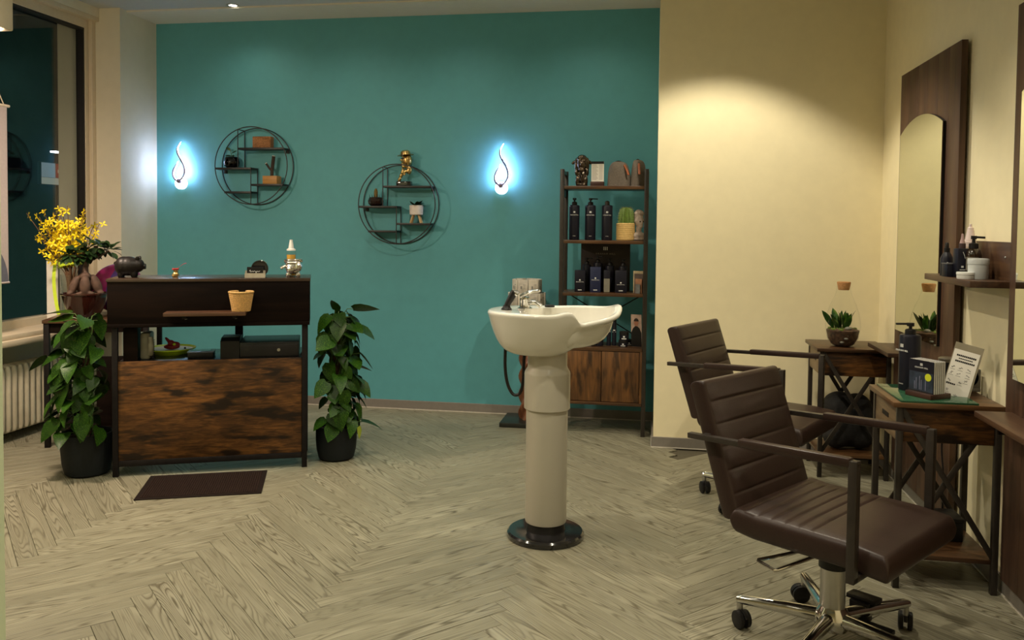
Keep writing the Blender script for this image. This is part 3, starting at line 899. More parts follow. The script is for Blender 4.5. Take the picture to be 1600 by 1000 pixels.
# things on the counter
CT = 1.102
t = thing('piggy_bank', 'black piggy bank on the left end of the reception counter', 'piggy bank', dk(0.050, 0.10, CT), DA)
M_PIG = pm('satin_black_pig', srgb(22, 17, 15), 0.45, var=0.2, scale=40, spec=0.3)
body = blob([((0, 0, 0.064), (0.070, 0.056, 0.055)), ((-0.022, 0, 0.064), (0.050, 0.056, 0.055)), ((0.048, 0, 0.068), (0.038, 0.042, 0.040)), ((0.074, 0, 0.062), (0.014, 0.018, 0.017)),
             ((-0.036, -0.026, 0.020), (0.016, 0.014, 0.024)), ((-0.036, 0.026, 0.020), (0.016, 0.014, 0.024)), ((0.032, -0.026, 0.020), (0.016, 0.014, 0.024)), ((0.032, 0.026, 0.020), (0.016, 0.014, 0.024)),
             ((-0.036, -0.026, 0.008), (0.014, 0.013, 0.010)), ((-0.036, 0.026, 0.008), (0.014, 0.013, 0.010)), ((0.032, -0.026, 0.008), (0.014, 0.013, 0.010)), ((0.032, 0.026, 0.008), (0.014, 0.013, 0.010))], 0.004, M_PIG, 'body', 3)
part('body', body, M_PIG, t)
for s in (-1, 1):
    part('ear', MB().ell((0.052, s * 0.024, 0.104), (0.012, 0.006, 0.018), Matrix.Rotation(R(s * -20), 4, 'X') @ Matrix.Rotation(R(18), 4, 'Y')), M_PIG, t)
    part('eye', MB().ell((0.068, s * 0.022, 0.080), (0.004, 0.003, 0.003)), M_WHITEPR, t, 'pale eye mark')
part('snout', MB().cyl((0.080, 0, 0.062), (0.092, 0, 0.062), 0.016, 0.015, 16), M_PIG, t)
part('tail', MB().tube(smooth_path([(-0.064, 0, 0.07), (-0.074, 0.004, 0.078), (-0.070, 0.008, 0.088)]), 0.003, 6), M_PIG, t)

t = thing('gold_cat_ornament', 'tiny gold ornament with a thin red feather on reception counter', 'ornament', dk(0.300, 0.10, CT), DA)
part('body', blob([((0, 0, 0.015), (0.018, 0.015, 0.016)), ((0.002, 0, 0.036), (0.013, 0.012, 0.012)), ((-0.010, 0, 0.010), (0.012, 0.014, 0.010))], 0.002, M_GOLD, 'body', 2), M_GOLD, t)
part('ribbon', MB().tube([(0.014 * math.cos(a / 10 * 6.283), 0.014 * math.sin(a / 10 * 6.283), 0.046 + 0.002 * math.cos(a * 2.6)) for a in range(10)], 0.005, 6, closed=True), pm('red_ribbon', srgb(158, 40, 40), 0.6), t, 'red ribbon')
part('feather', MB().tube(smooth_path([(0.004, 0, 0.046), (0.024, 0, 0.062), (0.044, 0, 0.076), (0.060, 0, 0.080)]), [0.0015] * 8 + [0.003] * 4 + [0.0050] * 5 + [0.003, 0.001], 6, flat=0.4), pm('pink_feather', srgb(176, 70, 82), 0.6), t, 'pinkish red feather')

t = thing('card_holder', 'clear holder with black cards on the reception counter', 'card holder', dk(0.738, 0.060, CT), DA)
h = MB()
h.bb(-0.056, 0.056, -0.030, 0.020, 0, 0.004); h.bb(-0.056, 0.056, -0.030, -0.027, 0.004, 0.026); h.bb(-0.056, 0.056, 0.002, 0.005, 0.004, 0.040)
part('stand', h, pm('clear_acrylic', srgb(176, 168, 150), 0.15), t, smooth=False)
for k in range(4):
    part('card', MB().bb(-0.044 , 0.044, -0.024 + k * 0.005, -0.0225 + k * 0.005, 0.005, 0.058 + 0.001 * k), M_BLACKPL, t, smooth=False)
sc = MB().tube(smooth_path([(-0.030, -0.0245, 0.036), (-0.026, -0.0245, 0.044), (-0.023, -0.0245, 0.033), (-0.016, -0.0245, 0.038), (-0.010, -0.0245, 0.034), (-0.003, -0.0245, 0.039), (0.004, -0.0245, 0.033), (0.006, -0.0245, 0.027), (0.010, -0.0245, 0.037), (0.018, -0.0245, 0.035), (0.028, -0.0245, 0.038)]), 0.0010, 4)
part('script_line', sc, M_WHITEPR, t, 'white handwriting script line')
t = thing('desk_clock', 'round black desk dial with gold rim behind the card holder', 'clock', dk(0.758, 0.150, CT), DA)
X90 = Matrix.Rotation(R(90), 4, 'X')
part('case', MB().lathe([(0.0, -0.022), (0.044, -0.022), (0.046, 0.0), (0.044, 0.018), (0.0, 0.018)], n=32, M=Matrix.Translation((0, 0, 0.048)) @ X90), M_BLACKGLOSS, t)
part('rim', MB().tube([(0.0445 * math.cos(2 * math.pi * i / 40), -0.019, 0.048 + 0.0445 * math.sin(2 * math.pi * i / 40)) for i in range(40)], 0.0040, 6, closed=True), M_BLACKGLOSS, t)
part('gold_band', MB().lathe([(0.0465, -0.014), (0.0478, -0.012), (0.0478, 0.010), (0.0465, 0.012)], n=20, caps=False, M=Matrix.Translation((0, 0, 0.048)) @ X90, a0=R(38), a1=R(142)), M_GOLD, t, 'gold band over the top')

M_SILVER = pm('hammered_silver', (0.70, 0.68, 0.64), 0.14, 1.0, var=0.15, scale=60, bump=0.8)
t = thing('silver_pot', 'lumpy shiny silver pot with handles, right end of reception counter', 'pot', dk(0.950, 0.080, CT), DA)
part('body', blob([((0, 0, 0.050), (0.040, 0.036, 0.034)), ((0, 0, 0.074), (0.042, 0.036, 0.014)), ((-0.010, -0.020, 0.040), (0.024, 0.020, 0.022)), ((0.022, -0.018, 0.052), (0.020, 0.020, 0.024)), ((-0.034, -0.004, 0.080), (0.010, 0.01, 0.010)), ((0.036, 0, 0.082), (0.009, 0.012, 0.012))], 0.0035, M_SILVER, 'body', 2), M_SILVER, t)
part('snout', MB().tube(smooth_path([(-0.038, -0.006, 0.056), (-0.050, -0.012, 0.050), (-0.058, -0.014, 0.044)]), 0.008, 10), M_SILVER, t)
for (a, b) in ((-0.022, -0.018), (0.022, -0.018), (-0.022, 0.018), (0.022, 0.018)):
    part('foot', MB().ell((a, b, 0.013), (0.013, 0.012, 0.014)), M_SILVER, t)
part('rim', MB().tube([(0.040 * math.cos(2 * math.pi * i / 32), 0.034 * math.sin(2 * math.pi * i / 32), 0.086) for i in range(32)], 0.004, 6, closed=True), M_SILVER, t)
bpy.data.objects['silver_pot'].scale = (1.22, 1.22, 1.16)
t = thing('spray_bottle', 'clear bottle with amber liquid and white nozzle behind silver pot', 'bottle', dk(0.935, 0.165, CT), DA)
part('body', MB().lathe([(0.0, 0), (0.026, 0), (0.028, 0.006), (0.028, 0.140), (0.024, 0.152), (0.012, 0.156)], n=24, caps=False), M_CLEAR, t)
part('liquid', MB().lathe([(0.0, 0.002), (0.0245, 0.004), (0.0255, 0.010), (0.0255, 0.128), (0.0, 0.128)], n=20), pm('amber_liquid', srgb(196, 150, 60), 0.15, var=0.05), t, 'amber liquid')
part('collar', MB().lathe([(0.0, 0.152), (0.026, 0.152), (0.026, 0.160), (0.016, 0.166), (0.0, 0.166)], n=24), M_WHITEPL, t)
part('nozzle', MB().lathe([(0.0, 0.166), (0.016, 0.166), (0.011, 0.200), (0.009, 0.205), (0.009, 0.216), (0.0, 0.217)], n=20), M_WHITEPL, t, 'white tapered nozzle')

# things on the worktop
WT = 0.640
t = thing('cash_drawer', 'wide black cash drawer on the right of the desk worktop', 'cash drawer', dk(0.820, 0.180, WT), DA)
part('case', MB().bb(-0.165, 0.165, -0.155, 0.150, 0, 0.090, 0.004), pm('black_enamel', (0.012, 0.013, 0.013), 0.34, var=0.1, spec=0.3), t)
part('drawer_front', MB().bb(-0.158, 0.158, -0.160, -0.154, 0.008, 0.076, 0.002), M_BLACKPL, t)
part('lock', MB().cyl((0.05, -0.160, 0.045), (0.05, -0.164, 0.045), 0.009), M_SATIN, t)
t = thing('black_receipt_printer', 'small black cube shaped printer beside the cash drawer', 'printer', dk(0.600, 0.135, WT), DA)
b = MB(); b.prism([(-0.10, 0), (0.10, 0), (0.10, 0.112), (-0.045, 0.112), (-0.10, 0.098)], 0.104, Matrix.Translation((-0.052, 0, 0)) @ Matrix(((0, 0, 1, 0), (1, 0, 0, 0), (0, 1, 0, 0), (0, 0, 0, 1))))
part('case', b, M_BLACKPL, t, smooth=False)
part('paper_slot', MB().bb(-0.04, 0.04, -0.02, 0.0, 0.112, 0.1135), M_GREYPR, t, smooth=False)
t = thing('card_terminal', 'flat dark card terminal tray with bluish rim on the worktop', 'terminal', dk(0.436, 0.120, WT), DA)
part('body', MB().box((0, 0, 0.016), (0.140, 0.110, 0.032), bev=0.006), M_BLACKPL, t)
part('top_frame', MB().box((0, 0, 0.034), (0.144, 0.114, 0.006), bev=0.003), pm('blue_grey_plastic', srgb(96, 106, 124), 0.25), t, 'blue grey rim')
part('screen', MB().bb(-0.050, 0.050, -0.030, 0.044, 0.0365, 0.0385), M_BLACKGLOSS, t, smooth=False)
t = thing('brown_letter_box', 'dark brown wooden box at the left end of the desk worktop', 'box', dk(0.066, 0.110, WT), DA)
part('side_board', MB().bb(-0.030, -0.018, -0.075, 0.075, 0, 0.180, 0.001), M_ESPRESSO, t); part('side_board', MB().bb(0.018, 0.030, -0.075, 0.075, 0, 0.180, 0.001), M_ESPRESSO, t)
part('front_board', MB().bb(-0.030, 0.045, -0.083, -0.075, 0, 0.182, 0.001), M_ESPRESSO, t); part('bottom', MB().bb(-0.018, 0.018, -0.075, 0.075, 0, 0.010), M_ESPRESSO, t)
part('back_board', MB().bb(-0.030, 0.030, 0.075, 0.083, 0, 0.18, 0.001), M_ESPRESSO, t)
t = thing('desk_telephone', 'grey desk telephone with a curly cord beside the brown box', 'telephone', dk(0.142, 0.125, WT), DA)
M_GREYPL = pm('grey_plastic', srgb(112, 108, 92), 0.45)
part('base', MB().box((0, 0, 0.075), (0.055, 0.12, 0.15), bev=0.012), M_GREYPL, t)
part('handset', MB().tube(smooth_path([(0.030, -0.066, 0.030), (0.036, -0.080, 0.075), (0.030, -0.066, 0.125)]), 0.016, 10), M_GREYPL, t)
part('cord', MB().tube([(0.044 + 0.006 * math.cos(k * 1.3), -0.06 + 0.006 * math.sin(k * 1.3), 0.11 - k * 0.0024) for k in range(44)], 0.0024, 5), M_BLACKPL, t, 'dark curly cord')
t = thing('lime_tray', 'round white tray with lime green rim on the worktop', 'tray', dk(0.243, 0.270, WT), DA)
M_LIME = pm('lime_plastic', srgb(186, 214, 30), 0.35, var=0.03)
part('dish', MB().lathe([(0.0, 0.0), (0.100, 0.0), (0.128, 0.022), (0.142, 0.032), (0.142, 0.037), (0.124, 0.026), (0.118, 0.020)], n=40, caps=False), M_LIME, t)
part('inlay', MB().lathe([(0.0, 0.014), (0.112, 0.016), (0.126, 0.0285), (0.0, 0.0275)], n=40), pm('white_tray_inlay', srgb(226, 214, 200), 0.35), t, 'white inside')
t = thing('red_toy_shark', 'small red toy shark lying in the lime rimmed tray', 'toy', dk(0.255, 0.245, WT + 0.0285), DA)
M_RED = pm('dark_red_rubber', srgb(150, 34, 46), 0.4, var=0.08)
part('body', blob([((0, 0, 0.016), (0.046, 0.024, 0.016)), ((0.018, 0, 0.030), (0.028, 0.018, 0.016)), ((-0.018, 0, 0.050), (0.010, 0.006, 0.030), Matrix.Rotation(R(-40), 4, 'Y')), ((-0.004, 0, 0.038), (0.020, 0.014, 0.018), Matrix.Rotation(R(20), 4, 'Y'))], 0.003, M_RED, 'body', 2), M_RED, t)
part('fin', MB().prism([(-0.036, 0.060), (-0.020, 0.058), (0.014, 0.040), (0.006, 0.034), (-0.012, 0.040)], 0.006, Matrix.Translation((0, 0.003, 0)) @ X90), M_RED, t)
part('spot', MB().ell((0.016, -0.019, 0.032), (0.009, 0.004, 0.008)), M_LIME, t, 'yellow spot')
single('bottle_cap', MB().lathe([(0, 0), (0.006, 0), (0.006, 0.008), (0, 0.009)], n=12), M_BLACKPL, 'tiny black cap lying in the lime rimmed tray', 'cap', dk(0.325, 0.265, WT + 0.0285))

# door mat in front of the desk
mc = Vector((-2.365, 4.103, 0)); MA = R(21.8)
t = thing('door_mat', 'dark brown door mat in front of the reception desk', 'mat', tuple(mc), MA)
M_MAT = pm('brown_mat', srgb(44, 32, 28), 0.9, var=0.3, scale=160, bump=0.8, spec=0.1)
part('border', MB().bb(-0.312, 0.312, -0.205, 0.205, 0, 0.006, 0.002), pm('mat_rubber', srgb(32, 24, 21), 0.8, spec=0.1), t)
m = MB()
for i in range(50):
    for j in range(32):
        x = -0.282 + i * 0.0115; y = -0.178 + j * 0.0115
        m.bb(x - 0.0042, x + 0.0042, y - 0.0042, y + 0.0042, 0.006, 0.0085)
part('studs', m, M_MAT, t, smooth=False, kind='stuff')

# ================================================================== POTHOS PLANTS
LEAFS = [leaf_mesh(1.0, 0.80, M_LEAF, 0.18, 0.18), leaf_mesh(1.0, 0.72, M_LEAF, 0.30, 0.38), leaf_mesh(1.0, 0.86, M_LEAF, 0.10, 0.08)]

YELLOWLEAF = leaf_mesh(1.0, 0.8, pm('yellowed_leaf', srgb(150, 164, 50), 0.45, var=0.2), 0.1, 0.1)


def pothos(name, label, loc, r, h, ptop, nleaf, seed, spread, extra=(), yellow=()):
    g = random.Random(seed)
    t = thing(name, label, 'potted plant', loc, 0, 'pothos plants on moss poles')
    part('pot', MB().lathe([(0.0, 0.0), (r * 0.72, 0.0), (r * 0.86, 0.012), (r * 0.96, h * 0.30), (r, h * 0.6), (r, h), (r * 0.93, h), (r * 0.92, h - 0.03), (0.0, h - 0.03)], n=40), M_POT, t)
    part('soil', MB().lathe([(r * 0.92, h - 0.030), (r * 0.5, h - 0.016), (0.0, h - 0.012)], n=24, caps=False), M_SOIL, t)
    part('moss_pole', MB().cyl((0, 0, h - 0.05), (0.0, 0, ptop * 0.93), 0.026, 0.022, 12), M_BARK, t)
    st = MB()
    n = 0
    def leaf(a, z, rad, L, el, tw):
        nonlocal n
        out = Vector((math.cos(a), math.sin(a), 0))
        # no leaf grows into the desk
        for reach in (rad, rad + 0.6 * L, rad + L):
            wp = Vector(loc) + out * reach - DO
            if -0.055 < wp.dot(DU) < 1.065 and -0.035 < wp.dot(DV) < 0.43:
                return
        root = out * 0.028 + Vector((0, 0, z - 0.03 - 0.04 * g.random()))
        base = out * rad + Vector((0, 0, z))
        mid = (root + base) / 2 + Vector((0, 0, 0.025))
        st.tube([root, mid, base], 0.0028, 5)
        side = Vector((-out.y, out.x, 0))
        d = out * math.cos(el) - Vector((0, 0, 1)) * math.sin(el) + side * tw
        nn = out * math.sin(el) + Vector((0, 0, 1)) * math.cos(el) + side * g.uniform(-0.6, 0.6)
        M = aim(base, d, nn) @ Matrix.Diagonal((L, L, L, 1))
        put('leaf', LEAFS[n % 3], t, M); n += 1
    for k in range(nleaf):
        f = (k + 0.5) / nleaf
        z = h + 0.01 + (ptop - h - 0.02) * (f ** 0.95)
        a = k * 2.39996 + g.uniform(-0.35, 0.35)
        rad = spread(f) * g.uniform(0.55, 1.0)
        leaf(a, z, rad, g.uniform(0.080, 0.138), R(g.uniform(8, 78)), g.uniform(-0.8, 0.8))
    for (a, z, rad, L, el, tw) in extra:
        leaf(R(a), z, rad, L, R(el), tw)
    for k in range(5):
        a0 = k * 1.3
        st.tube(smooth_path([(0.035 * math.cos(a0 + q * 1.5), 0.035 * math.sin(a0 + q * 1.5), h - 0.02 + (ptop - h) * 0.24 * q) for q in range(5)], 3), 0.004, 5)
    for (a, z, rad, L, el, tw) in yellow:
        out = Vector((math.cos(R(a)), math.sin(R(a)), 0))
        base = out * rad + Vector((0, 0, z))
        st.tube([Vector((0, 0, h + 0.02)), out * rad * 0.7 + Vector((0, 0, h + 0.03)), base], 0.0025, 5)
        o = put('leaf', YELLOWLEAF, t, aim(base, out * math.cos(R(el)) - Vector((0, 0, math.sin(R(el)))), out) @ Matrix.Diagonal((L, L, L, 1)))
        o['label'] = 'yellowed leaf hanging over the pot rim'
    part('stems', st, M_STEM, t)
    return t


pothos('potted_pothos', 'large pothos in dark pot left of the reception desk, by the radiator', (-3.115, 4.170, 0), 0.135, 0.235, 0.90, 130, 11,
       lambda f: 0.17 - 0.04 * f, extra=((-160, 0.66, 0.20, 0.12, 35, 0.1), (-172, 0.90, 0.10, 0.15, -5, 0.0), (175, 0.80, 0.12, 0.14, 10, 0), (-20, 0.90, 0.10, 0.16, -12, 0.2), (-70, 0.82, 0.10, 0.15, 55, 0.1), (-100, 0.52, 0.14, 0.15, 60, 0), (-60, 0.36, 0.15, 0.14, 60, 0), (-20, 0.34, 0.18, 0.13, 55, 0), (-120, 0.33, 0.16, 0.14, 50, 0)))
pothos('potted_pothos', 'large pothos in dark pot right of the reception desk, before teal wall', (-1.868, 4.742, 0), 0.122, 0.205, 0.90, 130, 23,
       lambda f: 0.155 - 0.05 * f, extra=((10, 0.905, 0.10, 0.16, -4, 0.0), (160, 0.90, 0.08, 0.13, 0, 0), (0, 0.80, 0.13, 0.13, 25, 0), (-90, 0.90, 0.03, 0.10, -60, 0.2), (5, 0.64, 0.14, 0.13, 45, 0), (-5, 0.47, 0.14, 0.12, 40, 0), (-150, 0.26, 0.16, 0.15, 30, 0.2), (-60, 0.34, 0.13, 0.14, 60, 0)),
       yellow=((-5, 0.20, 0.145, 0.075, 80, 0),))

# ================================================================== WINDOW SIDE TABLE AND ITS DISPLAY
TZ = 0.80
t = thing('plant_table', 'dark wooden side table under the window holding plants', 'table', (-3.72, 4.57, 0), DA)
part('tabletop', MB().bb(0, 0.62, 0, 0.50, TZ - 0.022, TZ, 0.003), M_RUSTICTOP, t)
part('apron', MB().bb(0.016, 0.604, 0.02, 0.035, TZ - 0.085, TZ - 0.022), M_ESPRESSO, t)
for (a, b) in ((0.022, 0.022), (0.598, 0.022), (0.022, 0.478), (0.598, 0.478)):
    part('leg', MB().bb(a - 0.016, a + 0.016, b - 0.016, b + 0.016, 0, TZ - 0.022, 0.002), M_BLACKSTEEL, t)
part('lower_panel', MB().bb(0.30, 0.58, 0.036, 0.050, 0.10, 0.56, 0.002), M_ESPRESSO, t)
part('lower_shelf', MB().bb(0.040, 0.58, 0.02, 0.46, 0.10, 0.118, 0.002), M_ESPRESSO, t)

# bonsai
t = thing('bonsai_ficus', 'bonsai with bulbous roots in a brown glazed bowl on window table', 'bonsai', (-3.560, 4.755, TZ), R(36.8))
part('bowl', MB().lathe([(0.0, 0.0), (0.078, 0.0), (0.082, 0.010), (0.104, 0.050), (0.124, 0.105), (0.134, 0.148), (0.140, 0.152), (0.140, 0.160), (0.130, 0.160), (0.122, 0.140), (0.0, 0.135)], n=44), pm('brown_glaze', srgb(48, 20, 15), 0.12, var=0.2, scale=10, coat=0.5), t)
part('soil', MB().lathe([(0.124, 0.142), (0.08, 0.156), (0.0, 0.160)], n=24, caps=False), pm('bark_mulch', srgb(84, 56, 38), 0.95, var=0.5, scale=70, bump=0.8), t)
M_ROOT = pm('ficus_root', srgb(86, 64, 52), 0.75, var=0.3, scale=30, bump=0.15)
roots = blob([((0.002, -0.056, 0.210), (0.031, 0.027, 0.064)), ((-0.060, -0.004, 0.208), (0.026, 0.030, 0.066), Ry(20)), ((0.066, 0.0, 0.210), (0.030, 0.034, 0.070), Ry(-20)), ((0.0, 0.022, 0.215), (0.062, 0.036, 0.062)),
              ((0.002, -0.012, 0.266), (0.036, 0.034, 0.026)), ((0.004, 0, 0.300), (0.020, 0.020, 0.040)), ((0.010, 0, 0.345), (0.017, 0.017, 0.036)), ((0.034, -0.060, 0.160), (0.022, 0.020, 0.012)), ((-0.034, -0.056, 0.158), (0.020, 0.020, 0.012)), ((0.09, -0.02, 0.160), (0.022, 0.02, 0.014)), ((-0.085, -0.02, 0.160), (0.02, 0.02, 0.014))], 0.0050, M_ROOT, 'trunk', 5)
part('trunk', roots, M_ROOT, t)
bm_ = MB(); g = random.Random(5)
BLEAF = leaf_mesh(0.062, 0.032, M_LEAF2, heart=False)
heads = [((-0.085, -0.01, 0.392), 0.052), ((0.140, 0, 0.425), 0.052), ((-0.050, 0, 0.400), 0.060), ((0.010, -0.02, 0.430), 0.060), ((0.060, 0, 0.455), 0.065), ((0.105, 0, 0.430), 0.058), ((0.03, 0.02, 0.39), 0.06), ((-0.03, 0.0, 0.385), 0.055)]
for (hc, hr) in heads:
    bm_.tube(smooth_path([(0.010, 0, 0.350), ((0.010 + hc[0]) / 2, hc[1] / 2, 0.385), hc], 3), 0.006, 6)
    for k in range(22):
        a = g.uniform(0, 6.283); e = g.uniform(-0.5, 1.2)
        d = Vector((math.cos(a) * math.cos(e), math.sin(a) * math.cos(e), math.sin(e)))
        p = Vector(hc) + d * hr * g.uniform(0.3, 0.75)
        put('leaf', BLEAF, t, aim(p, d + Vector((0, 0, -0.25)), Vector((0, -0.3, 1)) + d * 0.3) @ Matrix.Diagonal((g.uniform(0.75, 1.1),) * 3 + (1,)))
part('branches', bm_, M_ROOT, t)

# forsythia in a vase with a lime ribbon
t = thing('forsythia_vase', 'vase of yellow forsythia branches tied with a lime ribbon, by window', 'vase', (-3.800, 4.935, TZ))
part('vase', MB().lathe([(0.0, 0), (0.052, 0), (0.056, 0.01), (0.050, 0.12), (0.058, 0.26), (0.062, 0.262), (0.054, 0.12), (0.050, 0.012), (0.0, 0.006)], n=32, caps=False), M_CLEAR, t)
M_TWIG = pm('brown_twig', srgb(104, 74, 50), 0.8, var=0.2)
M_PETAL = pm('yellow_petal', srgb(255, 222, 24), 0.5, var=0.08, scale=60)
pm_ = MB()
for k in range(4):
    a = k * math.pi / 2; ca, sa = math.cos(a), math.sin(a)
    P = lambda x, y, z: (x * ca - y * sa, x * sa + y * ca, z)
    v = [pm_.bm.verts.new(P(*q)) for q in ((0.001, 0, 0.0), (0.010, 0.0052, 0.0045), (0.022, 0.0045, 0.006), (0.028, 0, 0.004), (0.022, -0.0045, 0.006), (0.010, -0.0052, 0.0045))]
    pm_.bm.faces.new(v)
BLOSSOM = pm_.mesh('blossom', M_PETAL, True)
g = random.Random(3)
tips = []
for (px, py) in ((52, 334), (63, 339), (74, 327), (92, 321), (84, 332), (112, 326), (122, 322), (128, 327), (141, 330), (158, 348), (146, 349), (140, 360), (72, 362), (66, 372), (70, 386), (82, 352), (92, 346), (100, 352), (112, 346), (124, 344), (132, 356), (128, 372), (120, 382), (106, 372), (92, 376), (84, 396), (96, 400), (110, 398), (78, 376), (116, 362), (86, 364), (100, 366)):
    tips.append(Vector((-3.862 + (px - 90) * 0.00467 + 3.800, -0.045 + g.uniform(-0.09, 0.07), 1.521 - (py - 320) * 0.0042 - TZ)))
tw = MB()
for i, tp in enumerate(tips):
    b0 = Vector((g.uniform(-0.022, 0.022), g.uniform(-0.022, 0.022), 0.02))
    b1 = Vector((tp.x * 0.12 + g.uniform(-0.015, 0.015), g.uniform(-0.02, 0.02), 0.25))
    mid = b1.lerp(tp, 0.55) + Vector((0, 0, 0.01))
    path = smooth_path([b0, b1, mid, tp], 5)
    tw.tube(path, 0.0024, 5)
    sparse = tp.z > 0.655 or tp.x > 0.20
    nb = 4 if sparse else 7
    for k in range(nb):
        q = path[min(len(path) - 1, int(len(path) * (0.62 + 0.38 * (k + 1) / nb)) - 1)] if not (sparse and k > 1) else tp.lerp(mid, 0.08 * (k - 1))
        off = Vector((g.uniform(-1, 1), g.uniform(-1, 0.6), g.uniform(-0.8, 0.8))) * (0.008 if sparse else 0.022)
        z = Vector((g.uniform(-0.8, 0.8), g.uniform(-1.0, 0.1), g.uniform(-0.5, 0.8)))
        x = Vector((g.uniform(-1, 1), g.uniform(-1, 1), g.uniform(-1, 1)))
        put('blossom', BLOSSOM, t, aim(q + off, x, z))
for k in range(110):
    q = Vector((g.gauss(-0.012, 0.062), g.uniform(-0.10, 0.04), 0.525 + g.uniform(-0.115, 0.095)))
    if ((q.x + 0.012) / 0.135) ** 2 + ((q.z - 0.525) / 0.12) ** 2 > 1:
        continue
    z = Vector((g.uniform(-0.8, 0.8), g.uniform(-1.0, -0.1), g.uniform(-0.4, 0.8)))
    put('blossom', BLOSSOM, t, aim(q, Vector((g.uniform(-1, 1), g.uniform(-0.4, 0.4), g.uniform(-1, 1))), z) @ Matrix.Diagonal((1.1, 1.1, 1.1, 1)))
part('branches', tw, M_TWIG, t)
M_RIB = pm('lime_ribbon', srgb(196, 222, 60), 0.4, var=0.08, scale=20)
def ribbon(pts, wdt, wv):
    m = MB(); P = smooth_path(pts, 6); Wv = Vector(wv).normalized() * wdt / 2
    m.skin(lambda i, j: P[i] + Wv * (1 if j else -1) + Vector((0, -0.001 * (i % 2), 0)), len(P), 2)
    return m
rb = [(0.000 + 0.082 * math.cos(a), 0.052 * math.sin(a), 0.335 - 0.018 * math.cos(a - 2.9)) for a in [2 * math.pi * k / 12 for k in range(13)]]
part('ribbon', ribbon(rb, 0.034, (0, 0, 1)), M_RIB, t, 'lime ribbon loop')
part('ribbon_tail', ribbon([(-0.085, -0.030, 0.350), (-0.082, -0.05, 0.26), (-0.072, -0.06, 0.17), (-0.045, -0.08, 0.09), (-0.010, -0.10, 0.005)], 0.024, (1, 0.1, 0.1)), M_RIB, t, 'hanging lime ribbon end')

t = thing('white_card', 'plain white card standing behind the forsythia at the window', 'card', (-3.985, 5.00, 0.703), R(-8))
part('sheet', MB().bb(-0.048, 0.048, -0.002, 0.002, 0.0, 0.44), M_PAPER, t, smooth=False)
part('foot', MB().bb(-0.044, 0.044, -0.020, 0.020, 0.0, 0.004), M_PAPER, t, smooth=False)

# beach ball
t = thing('beach_ball', 'purple and white beach ball behind the bonsai on the window table', 'ball', (-3.555, 5.085, TZ))
cols = [pm('ball_pink', srgb(158, 40, 106), 0.35, var=0.05), pm('ball_white', srgb(224, 216, 204), 0.35, var=0.03), pm('ball_violet', srgb(92, 66, 140), 0.35, var=0.05)]
br = 0.165; X = Matrix.Translation((0, 0, br + 0.001)) @ Matrix.Rotation(R(14), 4, 'Y') @ Matrix.Rotation(R(6), 4, 'X')
profb = [(br * math.sin(math.pi * k / 16), -br * math.cos(math.pi * k / 16)) for k in range(17)]
wid = [(-172, -108, 0), (-108, -88, 2), (-88, -28, 1), (-28, 32, 0), (32, 92, 1), (92, 188, 2)]
for (a, b, c) in wid:
    part('gore', MB().lathe(profb, n=8, M=X, a0=R(a + 26), a1=R(b + 26), caps=False), cols[c], t)
part('seam', MB().tube([(1.003 * br * math.cos(2 * math.pi * i / 40), 1.003 * br * math.sin(2 * math.pi * i / 40), br + 0.03 * math.sin(2 * math.pi * i / 40)) for i in range(40)], 0.0025, 5, closed=True), cols[1], t, 'pale seam around the middle')

# radiator below the window
t = thing('column_radiator', 'grey white column radiator under the window sill', 'radiator', (-4.06, 4.45, 0.0), R(0))
M_RAD = pm('radiator_enamel', srgb(186, 178, 156), 0.4, var=0.04)
nc = 21; pitch = 0.052
colm = MB()
for s in (-1, 1):
    colm.tube([(s * 0.036, 0, 0.075), (s * 0.040, 0, 0.10), (s * 0.040, 0, 0.455), (s * 0.034, 0, 0.482)], [0.016, 0.019, 0.019, 0.016], 10)
colm.ell((0, 0, 0.478), (0.052, 0.021, 0.022)); colm.ell((0, 0, 0.078), (0.052, 0.021, 0.022))
me = colm.mesh('column', M_RAD)
for k in range(nc):
    link('column', me, t, (0, -0.02 + k * pitch, 0))
part('foot', MB().bb(-0.04, 0.04, 0.0, 0.02, 0, 0.07), M_RAD, t); part('foot', MB().bb(-0.04, 0.04, 0.96, 0.98, 0, 0.07), M_RAD, t)

# banner in the window
t = thing('hanging_banner', 'pale grey cloth banner with printed portrait hanging at the window', 'banner', (-3.945, 4.28, 1.03))
M_BAN = pm('grey_cloth', srgb(178, 166, 164), 0.85, var=0.04, scale=60, bump=0.1)
part('cloth', MB().bb(-0.003, 0.003, -0.30, 0.285, 0.0, 1.085), M_BAN, t, smooth=False)
part('top_rod', MB().cyl((0, -0.32, 1.09), (0, 0.305, 1.09), 0.009), pm('pale_rod', srgb(214, 200, 178), 0.5), t)
part('bottom_rod', MB().cyl((0, -0.305, 0.0), (0, 0.290, 0.0), 0.007), M_BAN, t)
SX = Matrix(((0, 0, 1, 0.003), (1, 0, 0, 0), (0, 1, 0, 0), (0, 0, 0, 1)))
arc = [(-0.29 + 0.0, 0.0)] + [(-0.02 + 0.302 * math.cos(R(a)) - 0.0, 0.31 * math.sin(R(a))) for a in range(0, 91, 8)] + [(-0.02, 0.31), (-0.29, 0.31)]
part('printed_coat', MB().prism(arc, 0.0008, SX), pm('print_blue_grey', srgb(96, 98, 112), 0.8), t, 'blue grey coat of the printed portrait', smooth=False)
part('printed_hair', MB().prism([(-0.06 + 0.232 * math.cos(R(a)), 0.68 + 0.30 * math.sin(R(a))) for a in range(0, 360, 12)], 0.0008, SX), pm('print_dark_hair', srgb(40, 34, 34), 0.8), t, 'dark hair of the printed portrait', smooth=False)
